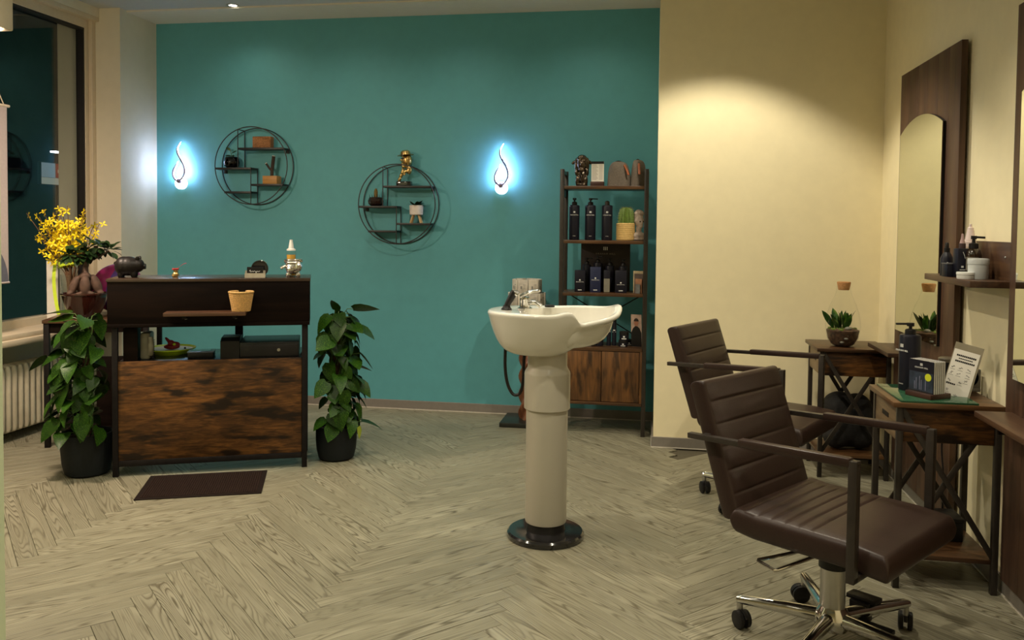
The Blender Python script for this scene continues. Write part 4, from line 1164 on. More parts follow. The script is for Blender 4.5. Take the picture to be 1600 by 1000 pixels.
part('printed_face', MB().prism([(-0.10 + 0.15 * math.cos(R(a)), 0.62 + 0.21 * math.sin(R(a))) for a in range(0, 360, 12)], 0.0012, SX), pm('print_skin', srgb(170, 140, 122), 0.8), t, 'face of the printed portrait', smooth=False)
for y in (-0.315, 0.265):
    part('cord', MB().cyl((0, y, 1.095), (0, -0.02 if y < 0 else -0.015, 1.095 + 0.48), 0.003, n=6), pm('white_cord', srgb(206, 190, 164), 0.7), t)
part('hook', MB().cyl((-0.2, -0.018, 1.575), (0.01, -0.018, 1.575), 0.006, n=8), M_SATIN, t)

# ================================================================== TALL PRODUCT SHELF
PX0, PX1, PY0, PY1 = -0.628, -0.034, 5.63, 5.925
t = thing('product_shelf', 'tall open product shelf with rustic boards, black posts and cabinet base', 'shelf unit', (PX0, PY0, 0))
Wd, Dp = PX1 - PX0, PY1 - PY0
for a in (0.0, Wd - 0.028):
    for b in (0.0, Dp - 0.030):
        part('post', MB().bb(a, a + 0.028, b, b + 0.030, 0, 1.803, 0.002), M_BRONZESTEEL, t)
    for z in (1.795, 0.06):
        part('side_rail', MB().bb(a + 0.003, a + 0.023, 0.026, Dp - 0.026, z - 0.022, z), M_BRONZESTEEL, t)
    part('side_panel_frame', MB().bb(a + 0.008, a + 0.018, 0.026, Dp - 0.026, 1.62, 1.70), M_BRONZESTEEL, t)
for z in (1.690, 1.322, 0.966):
    part('shelf_board', MB().bb(0.020, Wd - 0.020, 0.002, Dp - 0.002, z - 0.022, z, 0.002), M_RUSTICTOP, t)
part('cabinet_top', MB().bb(0.020, Wd - 0.020, 0.0, Dp - 0.002, 0.574, 0.597, 0.002), M_RUSTICTOP, t)
part('cabinet_bottom', MB().bb(0.020, Wd - 0.020, 0.0, Dp - 0.002, 0.205, 0.226, 0.002), M_RUSTICTOP, t)
for a in (0.026, Wd - 0.042):
    part('cabinet_side', MB().bb(a, a + 0.016, 0.0, Dp - 0.004, 0.226, 0.574, 0.001), M_RUSTICZ, t)
part('cabinet_back', MB().bb(0.042, Wd - 0.042, Dp - 0.014, Dp - 0.004, 0.226, 0.574), M_ESPRESSO, t, smooth=False)
for (a, b) in ((0.045, Wd / 2 - 0.002), (Wd / 2 + 0.002, Wd - 0.045)):
    part('door', MB().bb(a, b, 0.004, 0.020, 0.230, 0.571, 0.0015), M_RUSTICZ, t)
for (z0, z1) in ((0.60, 0.94),):
    for (xa, xb) in ((0.03, Wd - 0.03), (Wd - 0.03, 0.03)):
        part('brace', MB().cyl((xa, Dp - 0.008 - (0.008 if xa > xb else 0), z1), (xb, Dp - 0.008 - (0.008 if xa > xb else 0), z0 + 0.02), 0.004, n=6), M_BLACKSTEEL, t)

def on(x, y, z):
    return (x, y, z)

Z1, Z2, Z3, Z4 = 1.690, 1.322, 0.966, 0.597
# --- top board
t = thing('bronze_bust', 'dark polished bust with winged hair on the top shelf of product shelf', 'bust', on(-0.492, 5.76, Z1))
bust = blob([((0, 0, 0.155), (0.042, 0.040, 0.050)), ((0, -0.006, 0.190), (0.036, 0.036, 0.030)), ((0, -0.030, 0.145), (0.026, 0.018, 0.040)), ((0, -0.046, 0.148), (0.008, 0.012, 0.016)), ((0, -0.036, 0.112), (0.020, 0.016, 0.018)),
             ((-0.014, -0.034, 0.175), (0.013, 0.010, 0.008)), ((0.014, -0.034, 0.175), (0.013, 0.010, 0.008)), ((-0.038, 0, 0.150), (0.014, 0.022, 0.050)), ((0.038, 0, 0.150), (0.014, 0.022, 0.050)),
             ((-0.034, -0.004, 0.100), (0.016, 0.020, 0.030)), ((0.034, -0.004, 0.100), (0.016, 0.020, 0.030)), ((0, 0.004, 0.075), (0.030, 0.026, 0.040)), ((0, 0, 0.045), (0.040, 0.030, 0.028)), ((0, 0, 0.012), (0.042, 0.034, 0.018)),
             ((-0.030, -0.014, 0.040), (0.014, 0.014, 0.038)), ((0.030, -0.014, 0.040), (0.014, 0.014, 0.038)), ((0, -0.03, 0.055), (0.010, 0.008, 0.03))], 0.0045, M_BRONZE, 'body', 2)
part('body', bust, M_BRONZE, t)
for s in (-1, 1):
    part('wing', MB().ell((s * 0.052, 0.004, 0.168), (0.024, 0.008, 0.012), Matrix.Rotation(R(s * 28), 4, 'Y')), M_BRONZE, t)
t = thing('price_board', 'small white price list board in a dark wooden foot, top shelf', 'price board', on(-0.383, 5.74, Z1), R(-4))
part('foot', MB().bb(-0.046, 0.046, -0.024, 0.024, 0, 0.034, 0.002), wood('dark_foot_wood', srgb(54, 32, 26), srgb(76, 46, 38), srgb(92, 60, 50), 'X', 0.4, 60, 0.08, 6), t)
part('sheet', MB().bb(-0.042, 0.044, -0.003, 0.003, 0.030, 0.172), M_PAPER, t, smooth=False)
part('header', MB().bb(-0.042, 0.044, -0.0045, -0.003, 0.155, 0.172), M_BLACKPL, t, 'dark header strip', smooth=False)
ln = MB()
for k in range(13):
    ln.bb(-0.036, -0.036 + 0.030 + 0.010 * ((k * 7) % 3) / 2, -0.0038, -0.003, 0.146 - k * 0.0082, 0.1485 - k * 0.0082)
    ln.bb(0.012, 0.036, -0.0038, -0.003, 0.146 - k * 0.0082, 0.1485 - k * 0.0082)
part('print_lines', ln, pm('faint_print', srgb(168, 160, 150), 0.7), t, 'faint printed price lines', smooth=False)
M_FELT = pm('grey_canvas', srgb(104, 94, 84), 0.85, var=0.15, scale=120, bump=0.3)
M_TAN = pm('tan_leather', srgb(150, 78, 40), 0.5, var=0.15)


def wash_bag(name, label, x, y, rz, sx, sz, lab=None):
    t = thing(name, label, 'bag', on(x, y, Z1), rz, 'grey wash bags on the top shelf')
    m = MB()
    def f(i, j):
        a = 2 * math.pi * i / 36; v = j / 12
        z = sz * math.sin(v * math.pi / 2) ** 0.9
        k = (1 - v ** 3.2)
        ca, sa = math.cos(a), math.sin(a)
        e = lambda q, p: math.copysign(abs(q) ** p, q)
        wr = 1 + 0.03 * math.sin(5 * a + 7 * v)
        w_ = (1 - 0.30 * v) * max(0.02, (1 - v ** 3.0) ** 0.5)
        return (sx * e(ca, 0.62) * w_ * wr + 0.16 * sx * v * (1 - v) - 0.10 * sx * v, 0.070 * e(sa, 0.7) * max(0.05, k ** 0.55) * wr, z)
    m.skin(f, 36, 13, True)
    m.bb(-sx * 0.9, sx * 0.9, -0.058, 0.058, 0, 0.004)
    part('pouch', m, M_FELT, t)
    zp = [(sx * math.cos(R(a)) * 0.86 - 0.06 * sx, -0.012, sz * (0.34 + 0.675 * math.sin(R(a)))) for a in range(8, 173, 12)]
    part('zip', MB().tube(zp, 0.0042, 6), M_BLACKPL, t, 'dark zip along the top')
    part('pull_strap', MB().tube([(sx * 0.52, -0.050, sz * 0.84), (sx * 0.80, -0.072, sz * 0.62), (sx * 0.94, -0.078, sz * 0.44)], 0.0085, 6, flat=0.5), M_TAN, t, 'tan leather zip pull')


wash_bag('wash_bag', 'larger grey canvas wash bag beside the price board on top shelf', -0.236, 5.77, R(-8), 0.082, 0.172)
wash_bag('wash_bag', 'upright grey canvas wash bag at the right end of top shelf', -0.105, 5.775, R(-22), 0.042, 0.184)

# --- second board
def pump_bottle(name, label, loc, r, h, mat, cat='bottle', group=None, rz=0.0, head=True, print_=True, pumpmat=None, brand=True, nozzle=-90):
    pumpmat = pumpmat or M_BLACKPL
    t = thing(name, label, cat, loc, rz, group)
    part('body', MB().lathe([(0.0, 0.0), (r * 0.94, 0.0), (r, 0.005), (r, h - 0.010), (r * 0.94, h - 0.003), (r * 0.80, h), (r * 0.34, h + 0.002), (0.0, h + 0.002)], n=28), mat, t)
    if head:
        part('collar', MB().lathe([(0.0, h), (r * 0.52, h), (r * 0.50, h + 0.018), (r * 0.40, h + 0.022), (r * 0.16, h + 0.024), (r * 0.16, h + 0.036), (0.0, h + 0.036)], n=20), pumpmat, t)
        p = MB(); p.cyl((0, 0, h + 0.034), (0, 0, h + 0.048), r * 0.34, r * 0.34, 16)
        a = R(nozzle)
        p.bar((0, 0, h + 0.044), (math.cos(a) * r * 1.35, math.sin(a) * r * 1.35, h + 0.042), r * 0.32, 0.008, 0.002)
        part('pump', p, pumpmat, t)
    else:
        part('cap', MB().lathe([(0.0, h), (r * 0.45, h), (r * 0.42, h + 0.024), (r * 0.2, h + 0.030), (0, h + 0.031)], n=16), pumpmat, t)
    if print_:
        k = r / 0.037
        bars = MB()
        for q in (-1, 0, 1):
            bars.bb(q * 0.0048 * k - 0.0016 * k, q * 0.0048 * k + 0.0016 * k, -r - 0.0008, -r + 0.0012, h * 0.775, h * 0.775 + 0.012 * k)
        part('logo_bars', bars, M_WHITEPR, t, 'white three bar logo', smooth=False)
        lettering('GRAHAM HILL', 0.0090 * k, M_WHITEPR, t, (0, -r - 0.0004, h * 0.715))
        ln = MB(); ln.bb(-0.010 * k, 0.010 * k, -r - 0.0004, -r + 0.001, h * 0.11, h * 0.11 + 0.004 * k)
        part('small_print', ln, M_GREYPR, t, smooth=False)
    return t


Y2 = 5.735
pump_bottle('pump_bottle', 'left black pump bottle on the second shelf, pump turned to viewer', on(-0.538, Y2, Z2), 0.036, 0.240, M_NAVYPL, 'bottle', 'black pump bottles on the second shelf', R(5), nozzle=-80)
pump_bottle('pump_bottle', 'middle black pump bottle on the second shelf, nozzle pointing right', on(-0.427, Y2, Z2), 0.037, 0.240, M_NAVYPL, 'bottle', 'black pump bottles on the second shelf', R(4), nozzle=-8)
pump_bottle('pump_bottle', 'right black bottle on the second shelf, with low brownish cap', on(-0.313, Y2, Z2), 0.037, 0.240, M_NAVYPL, 'bottle', 'black pump bottles on the second shelf', R(3), head=False, pumpmat=M_BRONZESTEEL)

t = thing('potted_cactus', 'green ribbed cactus in ringed straw coloured pot on second shelf', 'potted plant', on(-0.186, 5.74, Z2))
pr = [(0.0, 0.0), (0.058, 0.0)]
for k in range(9):
    z = 0.006 + k * 0.0125
    pr += [(0.0635, z), (0.0645, z + 0.005), (0.0625, z + 0.0105)]
pr += [(0.060, 0.120), (0.057, 0.112), (0.0, 0.108)]
part('pot', MB().lathe(pr, n=36), pm('straw_pot', srgb(206, 172, 108), 0.7, var=0.1, scale=80), t)
part('soil', MB().lathe([(0.057, 0.110), (0.0, 0.114)], n=20, caps=False), M_SOIL, t)
cm = MB()
def fc(i, j):
    a = 2 * math.pi * i / 60; v = j / 10
    rr = 0.052 * math.cos(v * math.pi / 2 * 0.98) ** 0.5 * (1 + 0.10 * math.cos(15 * a))
    return (0.004 + rr * math.cos(a), rr * math.sin(a), 0.108 + 0.118 * math.sin(v * math.pi / 2) ** 0.85)
cm.skin(fc, 60, 11, True)
part('cactus', cm, pm('cactus_green', srgb(92, 116, 46), 0.6, var=0.2, scale=40), t)
sp = MB(); g = random.Random(2)
for k in range(15):
    for j in range(1, 10):
        p = Vector(fc(k * 4, j)); o_ = Vector((p.x - 0.004, p.y, (p.z - 0.108) * 0.4)).normalized()
        sp.cyl(p - o_ * 0.002, p + o_ * 0.009 + Vector((0, 0, g.uniform(-0.004, 0.004))), 0.0008, 0.0003, 3, caps=False)
part('spines', sp, pm('pale_spines', srgb(206, 200, 140), 0.6), t, kind='stuff')

t = thing('plaster_bust', 'pale plaster head with brown hair beside the cactus pot', 'bust', on(-0.096, 5.735, Z2), R(30))
M_PLASTER = pm('grey_plaster', srgb(176, 160, 148), 0.7, var=0.2, scale=40)
head = blob([((0, 0, 0.140), (0.030, 0.036, 0.046)), ((0, -0.026, 0.124), (0.018, 0.014, 0.034)), ((0, -0.040, 0.124), (0.006, 0.008, 0.012)), ((0, -0.030, 0.098), (0.014, 0.011, 0.012)), ((0, 0.002, 0.080), (0.019, 0.020, 0.040)), ((0, 0, 0.034), (0.044, 0.026, 0.030)), ((0, 0, 0.010), (0.042, 0.028, 0.012)),
             ((-0.030, 0.0, 0.135), (0.006, 0.010, 0.014)), ((0.030, 0.0, 0.135), (0.006, 0.010, 0.014))], 0.0042, M_PLASTER, 'head', 2)
part('head', head, M_PLASTER, t)
hair = blob([((0, 0.010, 0.168), (0.033, 0.036, 0.046))] + [((0.024 * math.cos(k * 1.1), 0.006 + 0.026 * math.sin(k * 1.1), 0.190 + 0.010 * math.sin(k * 2)), (0.013, 0.013, 0.012)) for k in range(6)] + [((0, -0.022, 0.190), (0.022, 0.013, 0.018))], 0.0045, M_PLASTER, 'hair', 2)
part('hair', hair, pm('brown_plaster_hair', srgb(112, 88, 78), 0.7, var=0.3, scale=60), t, 'brownish hair')
for s in (-1, 1):
    part('eye_hollow', MB().ell((s * 0.012, -0.038, 0.130), (0.006, 0.003, 0.004)), M_BRONZE, t)

# --- third board: display panel and cartons
t = thing('brand_panel', 'dark display panel with pale logo standing behind the bottles', 'sign', on(-0.328, 5.88, Z3))
part('panel', MB().bb(-0.172, 0.172, -0.006, 0.006, 0, 0.350, 0.001), pm('brown_black_panel', srgb(46, 36, 32), 0.6), t)
bars = MB()
for q in (-1, 0, 1):
    bars.bb(q * 0.0115 - 0.0030, q * 0.0115 + 0.0030, -0.0072, -0.006, 0.284, 0.308)
part('logo_bars', bars, M_WHITEPR, t, 'pale three bar logo', smooth=False)
lettering('GRAHAM HILL', 0.0170, pm('dim_print', srgb(150, 140, 128), 0.7), t, (0, -0.0062, 0.258), spacing=1.35)


def carton(name, label, x, y, w, d, h, mat, rz=0.0, group='dark cartons on the third shelf', z=Z3, pr=0.5, brand=True, cat='carton'):
    t = thing(name, label, cat, on(x, y, z), rz, group)
    part('box', MB().bb(-w / 2, w / 2, -d / 2, d / 2, 0, h, 0.001), mat, t)
    part('lid_flap', MB().bb(-w / 2 + 0.002, w / 2 - 0.002, -d / 2 + 0.002, d / 2 - 0.002, h, h + 0.0012), mat, t, smooth=False)
    if brand:
        dot = MB(); dot.cyl((0, -d / 2 - 0.0006, h * pr + 0.008), (0, -d / 2 + 0.001, h * pr + 0.008), 0.0055, n=10)
        part('logo_spot', dot, M_WHITEPR, t, 'white round logo')
        lettering('GRAHAM HILL', min(0.0085, w * 0.13), M_WHITEPR, t, (0, -d / 2 - 0.0003, h * pr - 0.005))
        ln = MB(); ln.bb(-w * 0.18, w * 0.18, -d / 2 - 0.0004, -d / 2 + 0.001, h * 0.08, h * 0.08 + 0.005)
        part('small_print', ln, M_WHITEPR, t, smooth=False)
    return t


carton('product_carton', 'black carton at the left end of the third shelf', -0.492, 5.72, 0.072, 0.05, 0.148, M_NAVYPL, R(4))
carton('product_carton', 'tall dark blue carton, second from left on the third shelf', -0.385, 5.715, 0.072, 0.05, 0.172, M_NAVY, R(3), pr=0.52)
carton('striped_carton', 'narrow carton with grey striped lower half, middle of third shelf', -0.307, 5.712, 0.042, 0.042, 0.152, M_NAVYPL, R(2), brand=False)
t = [o for o in bpy.data.objects if o.name.startswith('striped_carton')][-1]
part('grey_label', MB().bb(-0.0195, 0.0195, -0.0225, -0.021, 0.004, 0.095), pm('stripe_grey', srgb(138, 132, 112), 0.6), t, 'grey striped label', smooth=False)
ln = MB()
for k in range(12):
    ln.bb(-0.016, 0.016, -0.0235, -0.0225, 0.010 + k * 0.007, 0.0125 + k * 0.007)
part('label_lines', ln, M_GREYPR, t, smooth=False)
carton('product_carton', 'black carton, second from right on the third shelf', -0.212, 5.72, 0.078, 0.05, 0.152, M_NAVYPL, R(2), pr=0.40)
G3 = 'dark pump bottles behind the cartons'
for (x, lab, hh, no) in ((-0.452, 'dark pump bottle behind the left black carton', 0.185, -20), (-0.375, 'dark pump bottle behind the dark blue carton', 0.200, -30), (-0.292, 'dark pump bottle behind the striped carton', 0.180, -100), (-0.200, 'dark pump bottle behind the right black carton', 0.178, -70)):
    pump_bottle('dark_pump_bottle', lab, on(x, 5.80, Z3), 0.030, hh, M_NAVYPL, 'bottle', G3, 0, nozzle=no, print_=False)
t = thing('leaflet_stack', 'beige and brown leaflets leaning at right end of third shelf', 'leaflet', on(-0.092, 5.71, Z3), R(-16))
for k, (c, h) in enumerate(((srgb(182, 164, 128), 0.150), (srgb(86, 72, 66), 0.132), (srgb(170, 120, 88), 0.098), (srgb(110, 112, 110), 0.062))):
    m = MB().box((0.004 * k - 0.006 * (k == 3), -0.012 * k, h / 2 + 0.001), (0.074 - 0.012 * k, 0.004, h), bev=0.0004, rz=R(-7 * k))
    part('leaflet', m, pm('leaflet_print_%d' % k, c, 0.6, var=0.35, scale=22), t, smooth=False)

# --- on the cabinet top
def spray(name, label, x, y, h, r=0.015, group='slim dark spray cans on the cabinet'):
    t = thing(name, label, 'spray can', on(x, y, Z4), 0, group)
    part('can', MB().lathe([(0, 0), (r, 0), (r, h * 0.80), (r * 0.9, h * 0.82), (0, h * 0.82)], n=20), M_NAVYPL, t)
    part('cap', MB().lathe([(0, h * 0.82), (r * 0.95, h * 0.82), (r * 0.95, h * 0.99), (r * 0.85, h), (0, h)], n=20), M_BLACKPL, t)
    d = MB(); d.bb(-r * 0.5, r * 0.5, -r - 0.0005, -r + 0.002, h * 0.52, h * 0.55); d.bb(-r * 0.8, r * 0.8, -r * 0.9, -r * 0.6, h * 0.47, h * 0.485)
    part('print', d, M_WHITEPR, t, smooth=False)
spray('spray_can', 'slim dark spray can left of pair on the cabinet', -0.289, 5.74, 0.205)
spray('spray_can', 'slim dark spray can right of pair on the cabinet', -0.253, 5.755, 0.200)
def jar(name, label, x, y, r, h, z=Z4, group='dark flat jars on the cabinet', rz=0.0, pr=True):
    t = thing(name, label, 'jar', on(x, y, z), rz, group)
    part('pot', MB().lathe([(0, 0), (r * 0.96, 0), (r, 0.003), (r, h * 0.6), (r * 0.97, h * 0.62), (0, h * 0.62)], n=24), M_NAVYPL, t)
    part('lid', MB().lathe([(0, h * 0.62), (r * 1.02, h * 0.63), (r * 1.02, h * 0.97), (r * 0.97, h), (0, h)], n=24), M_BLACKPL, t)
    if pr:
        d = MB(); d.bb(-0.006, 0.006, -r - 0.0008, -r + 0.002, h * 0.34, h * 0.52); d.bb(-r * 0.5, r * 0.5, -r - 0.0003, -r * 0.8, h * 0.14, h * 0.24)
        part('print', d, M_WHITEPR, t, smooth=False)
jar('flat_jar', 'lower dark jar with white logo before the photo card', -0.190, 5.72, 0.031, 0.045)
jar('flat_jar', 'upper dark jar of the two stacked before the photo card', -0.184, 5.725, 0.032, 0.058, Z4 + 0.0452)
jar('flat_jar', 'dark jar right behind the two stacked jars', -0.150, 5.79, 0.028, 0.042)
jar('flat_jar', 'dark jar partly hidden behind the washing basin, left one', -0.415, 5.72, 0.034, 0.042)
jar('flat_jar', 'dark jar partly hidden behind the washing basin, right one', -0.352, 5.725, 0.027, 0.052, pr=False)
jar('flat_jar', 'top dark jar on the right jar behind the washing basin', -0.352, 5.727, 0.026, 0.036, Z4 + 0.0522, pr=False)
t = thing('photo_card', 'standing photo card of a person in a black suit', 'photo card', on(-0.098, 5.73, Z4), R(-10))
TX = Matrix.Rotation(R(8), 4, 'X')
part('card', MB().box((0, -0.004, 0.114), (0.072, 0.003, 0.226), TX), pm('card_photo_back', srgb(176, 150, 136), 0.6, var=0.4, scale=18), t, smooth=False)
PX = TX @ Matrix.Translation((0, -0.0056, 0)) @ X90
part('printed_suit', MB().prism([(-0.036, 0.002), (0.036, 0.002), (0.034, 0.10), (0.022, 0.132), (0.008, 0.146), (-0.008, 0.146), (-0.022, 0.132), (-0.036, 0.10)], 0.0004, PX), M_BLACKPL, t, 'black suit of the printed person', smooth=False)
part('printed_face', MB().prism([(0.015 * math.cos(R(a)), 0.170 + 0.024 * math.sin(R(a))) for a in range(0, 360, 20)], 0.0006, PX), pm('card_skin', srgb(160, 108, 84), 0.6), t, 'face of the printed person', smooth=False)
part('printed_hair', MB().prism([(0.017 * math.cos(R(a)), 0.180 + 0.022 * math.sin(R(a))) for a in range(0, 181, 15)], 0.0008, PX), pm('card_hair', srgb(40, 28, 24), 0.6), t, 'dark hair of the printed person', smooth=False)
part('back_stay', MB().bb(-0.02, 0.02, 0.0, 0.045, 0, 0.003), M_PAPER, t, smooth=False)

# ================================================================== TWISTED PEDESTAL WITH BROCHURE CAROUSEL
t = thing('twisted_pedestal', 'carved twisted wooden pedestal on a dark square foot, behind the basin', 'pedestal', (-0.872, 5.865, 0))
part('foot', MB().bb(-0.172, 0.172, -0.165, 0.165, 0, 0.032, 0.004), pm('dark_green_black_foot', (0.016, 0.016, 0.013), 0.35), t)
tm = MB()
def ft(i, j):
    a = 2 * math.pi * i / 24; z = 0.032 + 0.788 * j / 90
    rr = 0.050 + 0.014 * math.cos(3 * (a - z * 16))
    return (rr * math.cos(a), rr * math.sin(a), z)
tm.skin(ft, 24, 91, True)
part('twisted_shaft', tm, wood('carved_reddish_wood', srgb(76, 44, 28), srgb(112, 68, 44), srgb(140, 92, 62), 'Z', 0.35, 50, 0.1, 6), t)
part('top_plate', MB().lathe([(0, 0.82), (0.085, 0.82), (0.09, 0.826), (0.09, 0.838), (0, 0.838)], n=28), M_BLACKPL, t)
t = thing('brochure_carousel', 'round two tier clear brochure stand on the twisted pedestal', 'brochure stand', (-0.880, 5.862, 0.8382))
part('hub', MB().cyl((0, 0, 0), (0, 0, 0.17), 0.022), M_SATIN, t)
for (z, r) in ((0.0, 0.135), (0.075, 0.100)):
    part('tray', MB().lathe([(0.02, z), (r, z), (r, z + 0.004), (0.02, z + 0.004)], n=28), M_WHITEPL, t)
ca_t = []
brn = [pm('brochure_pale', srgb(210, 200, 184), 0.6, var=0.10, scale=26), pm('brochure_grey', srgb(186, 178, 166), 0.6, var=0.22, scale=30)]
for (z, r, nn, hh, ww, a0, lab) in ((0.0045, 0.128, 11, 0.098, 0.070, 200, 'pale folded brochure in the lower ring of the clear stand'), (0.0795, 0.096, 8, 0.118, 0.073, 215, 'pale folded brochure in the upper ring of the clear stand')):
    for k in range(nn):
        a = R(a0 + k * 360.0 / nn)
        lo = (-0.880 + r * math.cos(a), 5.862 + r * math.sin(a), 0.8382 + z)
        b = thing('brochure', lab, 'brochure', lo, a + R(90), 'brochures in the lower ring' if nn == 11 else 'brochures in the upper ring')
        part('pages', MB().bb(-ww / 2, ww / 2, -0.004, 0.004, 0, hh, 0.001), brn[k % 2], b)
        pr_ = MB()
        pr_.bb(-ww * 0.22, -ww * 0.22 + 0.012, -0.0046, -0.004, hh * 0.45, hh * 0.62); pr_.bb(ww * 0.05, ww * 0.32, -0.0046, -0.004, hh * 0.68, hh * 0.71); pr_.bb(ww * 0.05, ww * 0.28, -0.0046, -0.004, hh * 0.58, hh * 0.60); pr_.bb(ww * 0.05, ww * 0.30, -0.0046, -0.004, hh * 0.48, hh * 0.50)
        part('print', pr_, M_GREYPR, b, smooth=False)
    part('pocket_ring', MB().lathe([(r + 0.012, z + 0.0), (r + 0.012, z + hh * 0.5)], n=nn, caps=False), M_CLEAR, t, smooth=False)

# ================================================================== WASHING BASIN
BX, BY = -0.463, 3.735
t = thing('washing_basin', 'white hairdresser washing basin on a beige column with black foot', 'washing basin', (BX, BY, 0))
part('foot_disc', MB().lathe([(0.0, 0.0), (0.172, 0.0), (0.176, 0.006), (0.176, 0.022), (0.168, 0.030), (0.100, 0.034), (0.0, 0.034)], n=56), M_BLACKGLOSS, t, 'glossy black foot disc')
part('foot_collar', MB().lathe([(0.092, 0.030), (0.088, 0.038), (0.086, 0.086), (0.0, 0.086)], n=40), M_BLACKPL, t)
part('column', MB().lathe([(0.0, 0.072), (0.093, 0.072), (0.0945, 0.078), (0.0945, 0.60), (0.0, 0.60)], n=48), M_COLUMN, t)
part('column_sleeve', MB().lathe([(0.094, 0.590), (0.100, 0.588), (0.1045, 0.592), (0.1045, 0.748), (0.103, 0.758), (0.092, 0.776), (0.0895, 0.785), (0.0895, 0.90), (0.0, 0.90)], n=48), M_COLUMN, t)
# bowl: outline, rim height and hull in polar form around the bowl centre
cx0, cy0 = 0.020, 0.0
def rim_r(a):
    x, y = math.cos(a), math.sin(a)
    e = 1.0 / ((abs(x) / 0.292) ** 2.3 + (abs(y) / 0.225) ** 2.3) ** (1 / 2.3)
    k = math.exp(-((a - R(-2)) / R(26)) ** 2)          # outstretched lip on the neck side
    return e * (1 + 0.06 * k)
def notch(a):
    """the rim drops sharply beside the near horn and climbs back along the neck lip"""
    d = math.degrees(a)
    if d < -63 or d > 2:
        return 0.0
    if d < -53:
        q = (d + 63) / 10.0
        return q * q * (3 - 2 * q)
    return ((2 - d) / 55.0) ** 0.9
def horn(a):
    return math.exp(-((math.degrees(a) + 67) / 9.0) ** 2)
def rim_z(a):
    ax = math.cos(a)
    k = math.exp(-((a - R(8)) / R(16)) ** 2)
    return 1.037 + 0.010 * max(0, ax) - 0.040 * notch(a) + 0.020 * k + 0.010 * horn(a)
NB = 160
def wrap(a):
    return (a + math.pi) % (2 * math.pi) - math.pi
def bowl(i, j):
    a = wrap(2 * math.pi * i / NB - math.pi); r = rim_r(a); z = rim_z(a)
    ca, sa = math.cos(a), math.sin(a)
    bx, by, br_ = -0.025, 0.0, 0.095
    if j <= 10:                                        # outside, bottom to rim
        v = j / 10
        q = 0.5 + 0.5 * ca                              # 0 on the tap side, 1 on the neck side
        p = 2.7 * (1 - q) + 1.05 * q
        zb_ = 1.037 + 0.010 * max(0, ca)
        za_ = 0.838 + (zb_ - 0.020 - 0.838) * v ** p; zc_ = z - 0.020 - (1 - v) * 0.05
        zz = -0.008 * math.log(math.exp(-za_ / 0.008) + math.exp(-zc_ / 0.008)) if v < 1 else z - 0.020
        zz = max(zz, 0.838) if v > 0 else 0.838
        rr = br_ + (r - br_) * (v + 0.05 * math.sin(math.pi * v))
        ox = bx * (1 - v) + cx0 * v
        return (ox + rr * ca, cy0 + rr * sa, zz)
    if j == 11: return (cx0 + (r + 0.003) * ca, (r + 0.003) * sa, z - 0.010)
    if j == 12: return (cx0 + (r - 0.002) * ca, (r - 0.002) * sa, z - 0.002)
    if j == 13: return (cx0 + (r - 0.012) * ca, (r - 0.012) * sa, z)
    back = max(0.0, -ca) ** 1.2                         # wide tap deck on the left side
    flat = 0.030 + 0.135 * back
    if j == 14: return (cx0 + (r - 0.5 * flat) * ca, (r - 0.5 * flat) * sa, z + 0.001 - 0.004 * (1 - back))
    if j == 15: return (cx0 + (r - flat) * ca, (r - flat) * sa, z - 0.004 - 0.004 * (1 - back))
    v = (j - 15) / 7.0
    ri = r - flat
    rr = ri * math.cos(v * math.pi / 2) ** 0.6 if v < 1 else 0.004
    return (cx0 + 0.01 * v + rr * ca, rr * sa, z * (1 - v) + v * 0.875 - 0.006 - (z - 0.875) * 0.25 * math.sin(v * math.pi))
bm = MB(); gg = bm.skin(bowl, NB, 23, True)
bm.bm.faces.new([gg[i][0] for i in range(NB)]); bm.bm.faces.new([gg[i][22] for i in range(NB)])
part('bowl', bm, M_CERAMIC, t, 'white glazed bowl with neck notch', angle=60)
part('drain', MB().lathe([(0, 0.883), (0.022, 0.883), (0.024, 0.886), (0, 0.889)], c=(0.03, 0, 0), n=20), M_CHROME, t)
part('deck_cap', MB().lathe([(0.0, 0.0), (0.024, 0.0), (0.024, 0.008), (0.020, 0.010), (0, 0.010)], c=(-0.012, 0.150, 1.036), n=20), M_BLACKPL, t, 'flat black cap on rim')
# hand shower in its holder
sh = thing('hand_shower', 'black hand shower standing in its holder on the basin rim', 'shower head', (BX - 0.184, BY - 0.045, 1.036))
part('holder', MB().lathe([(0, -0.004), (0.024, -0.004), (0.024, 0.006), (0.018, 0.012), (0.016, 0.022), (0, 0.022)], n=20), M_BLACKPL, sh)
part('handle', MB().tube([(-0.002, 0, 0.008), (0.006, 0, 0.030), (0.030, 0, 0.074), (0.036, 0, 0.084)], [0.014, 0.014, 0.017, 0.016], 14), M_BLACKPL, sh)
part('spray_face', MB().cyl((0.034, 0, 0.080), (0.052, 0, 0.072), 0.015, 0.014, 16), M_CHROME, sh)
hose = [(-0.202, 0.055, 0.930), (-0.206, 0.065, 0.86), (-0.208, 0.07, 0.76), (-0.196, 0.07, 0.68), (-0.168, 0.065, 0.632), (-0.135, 0.06, 0.640), (-0.120, 0.055, 0.70), (-0.116, 0.05, 0.80), (-0.108, 0.045, 0.865)]
part('hose', MB().tube([(p[0] + 0.184, p[1] + 0.045, p[2] - 1.036) for p in smooth_path(hose, 6)], 0.0075, 8), M_BLACKPL, sh, 'black rubber hose looping under the bowl')
tp = thing('basin_tap', 'chrome single lever tap on the washing basin', 'tap', (BX - 0.112, BY + 0.03, 1.034), 0)
part('base', MB().lathe([(0, 0), (0.034, 0), (0.034, 0.006), (0.024, 0.012), (0.022, 0.040), (0.024, 0.044), (0.022, 0.056), (0.0, 0.060)], n=28), M_CHROME, tp)
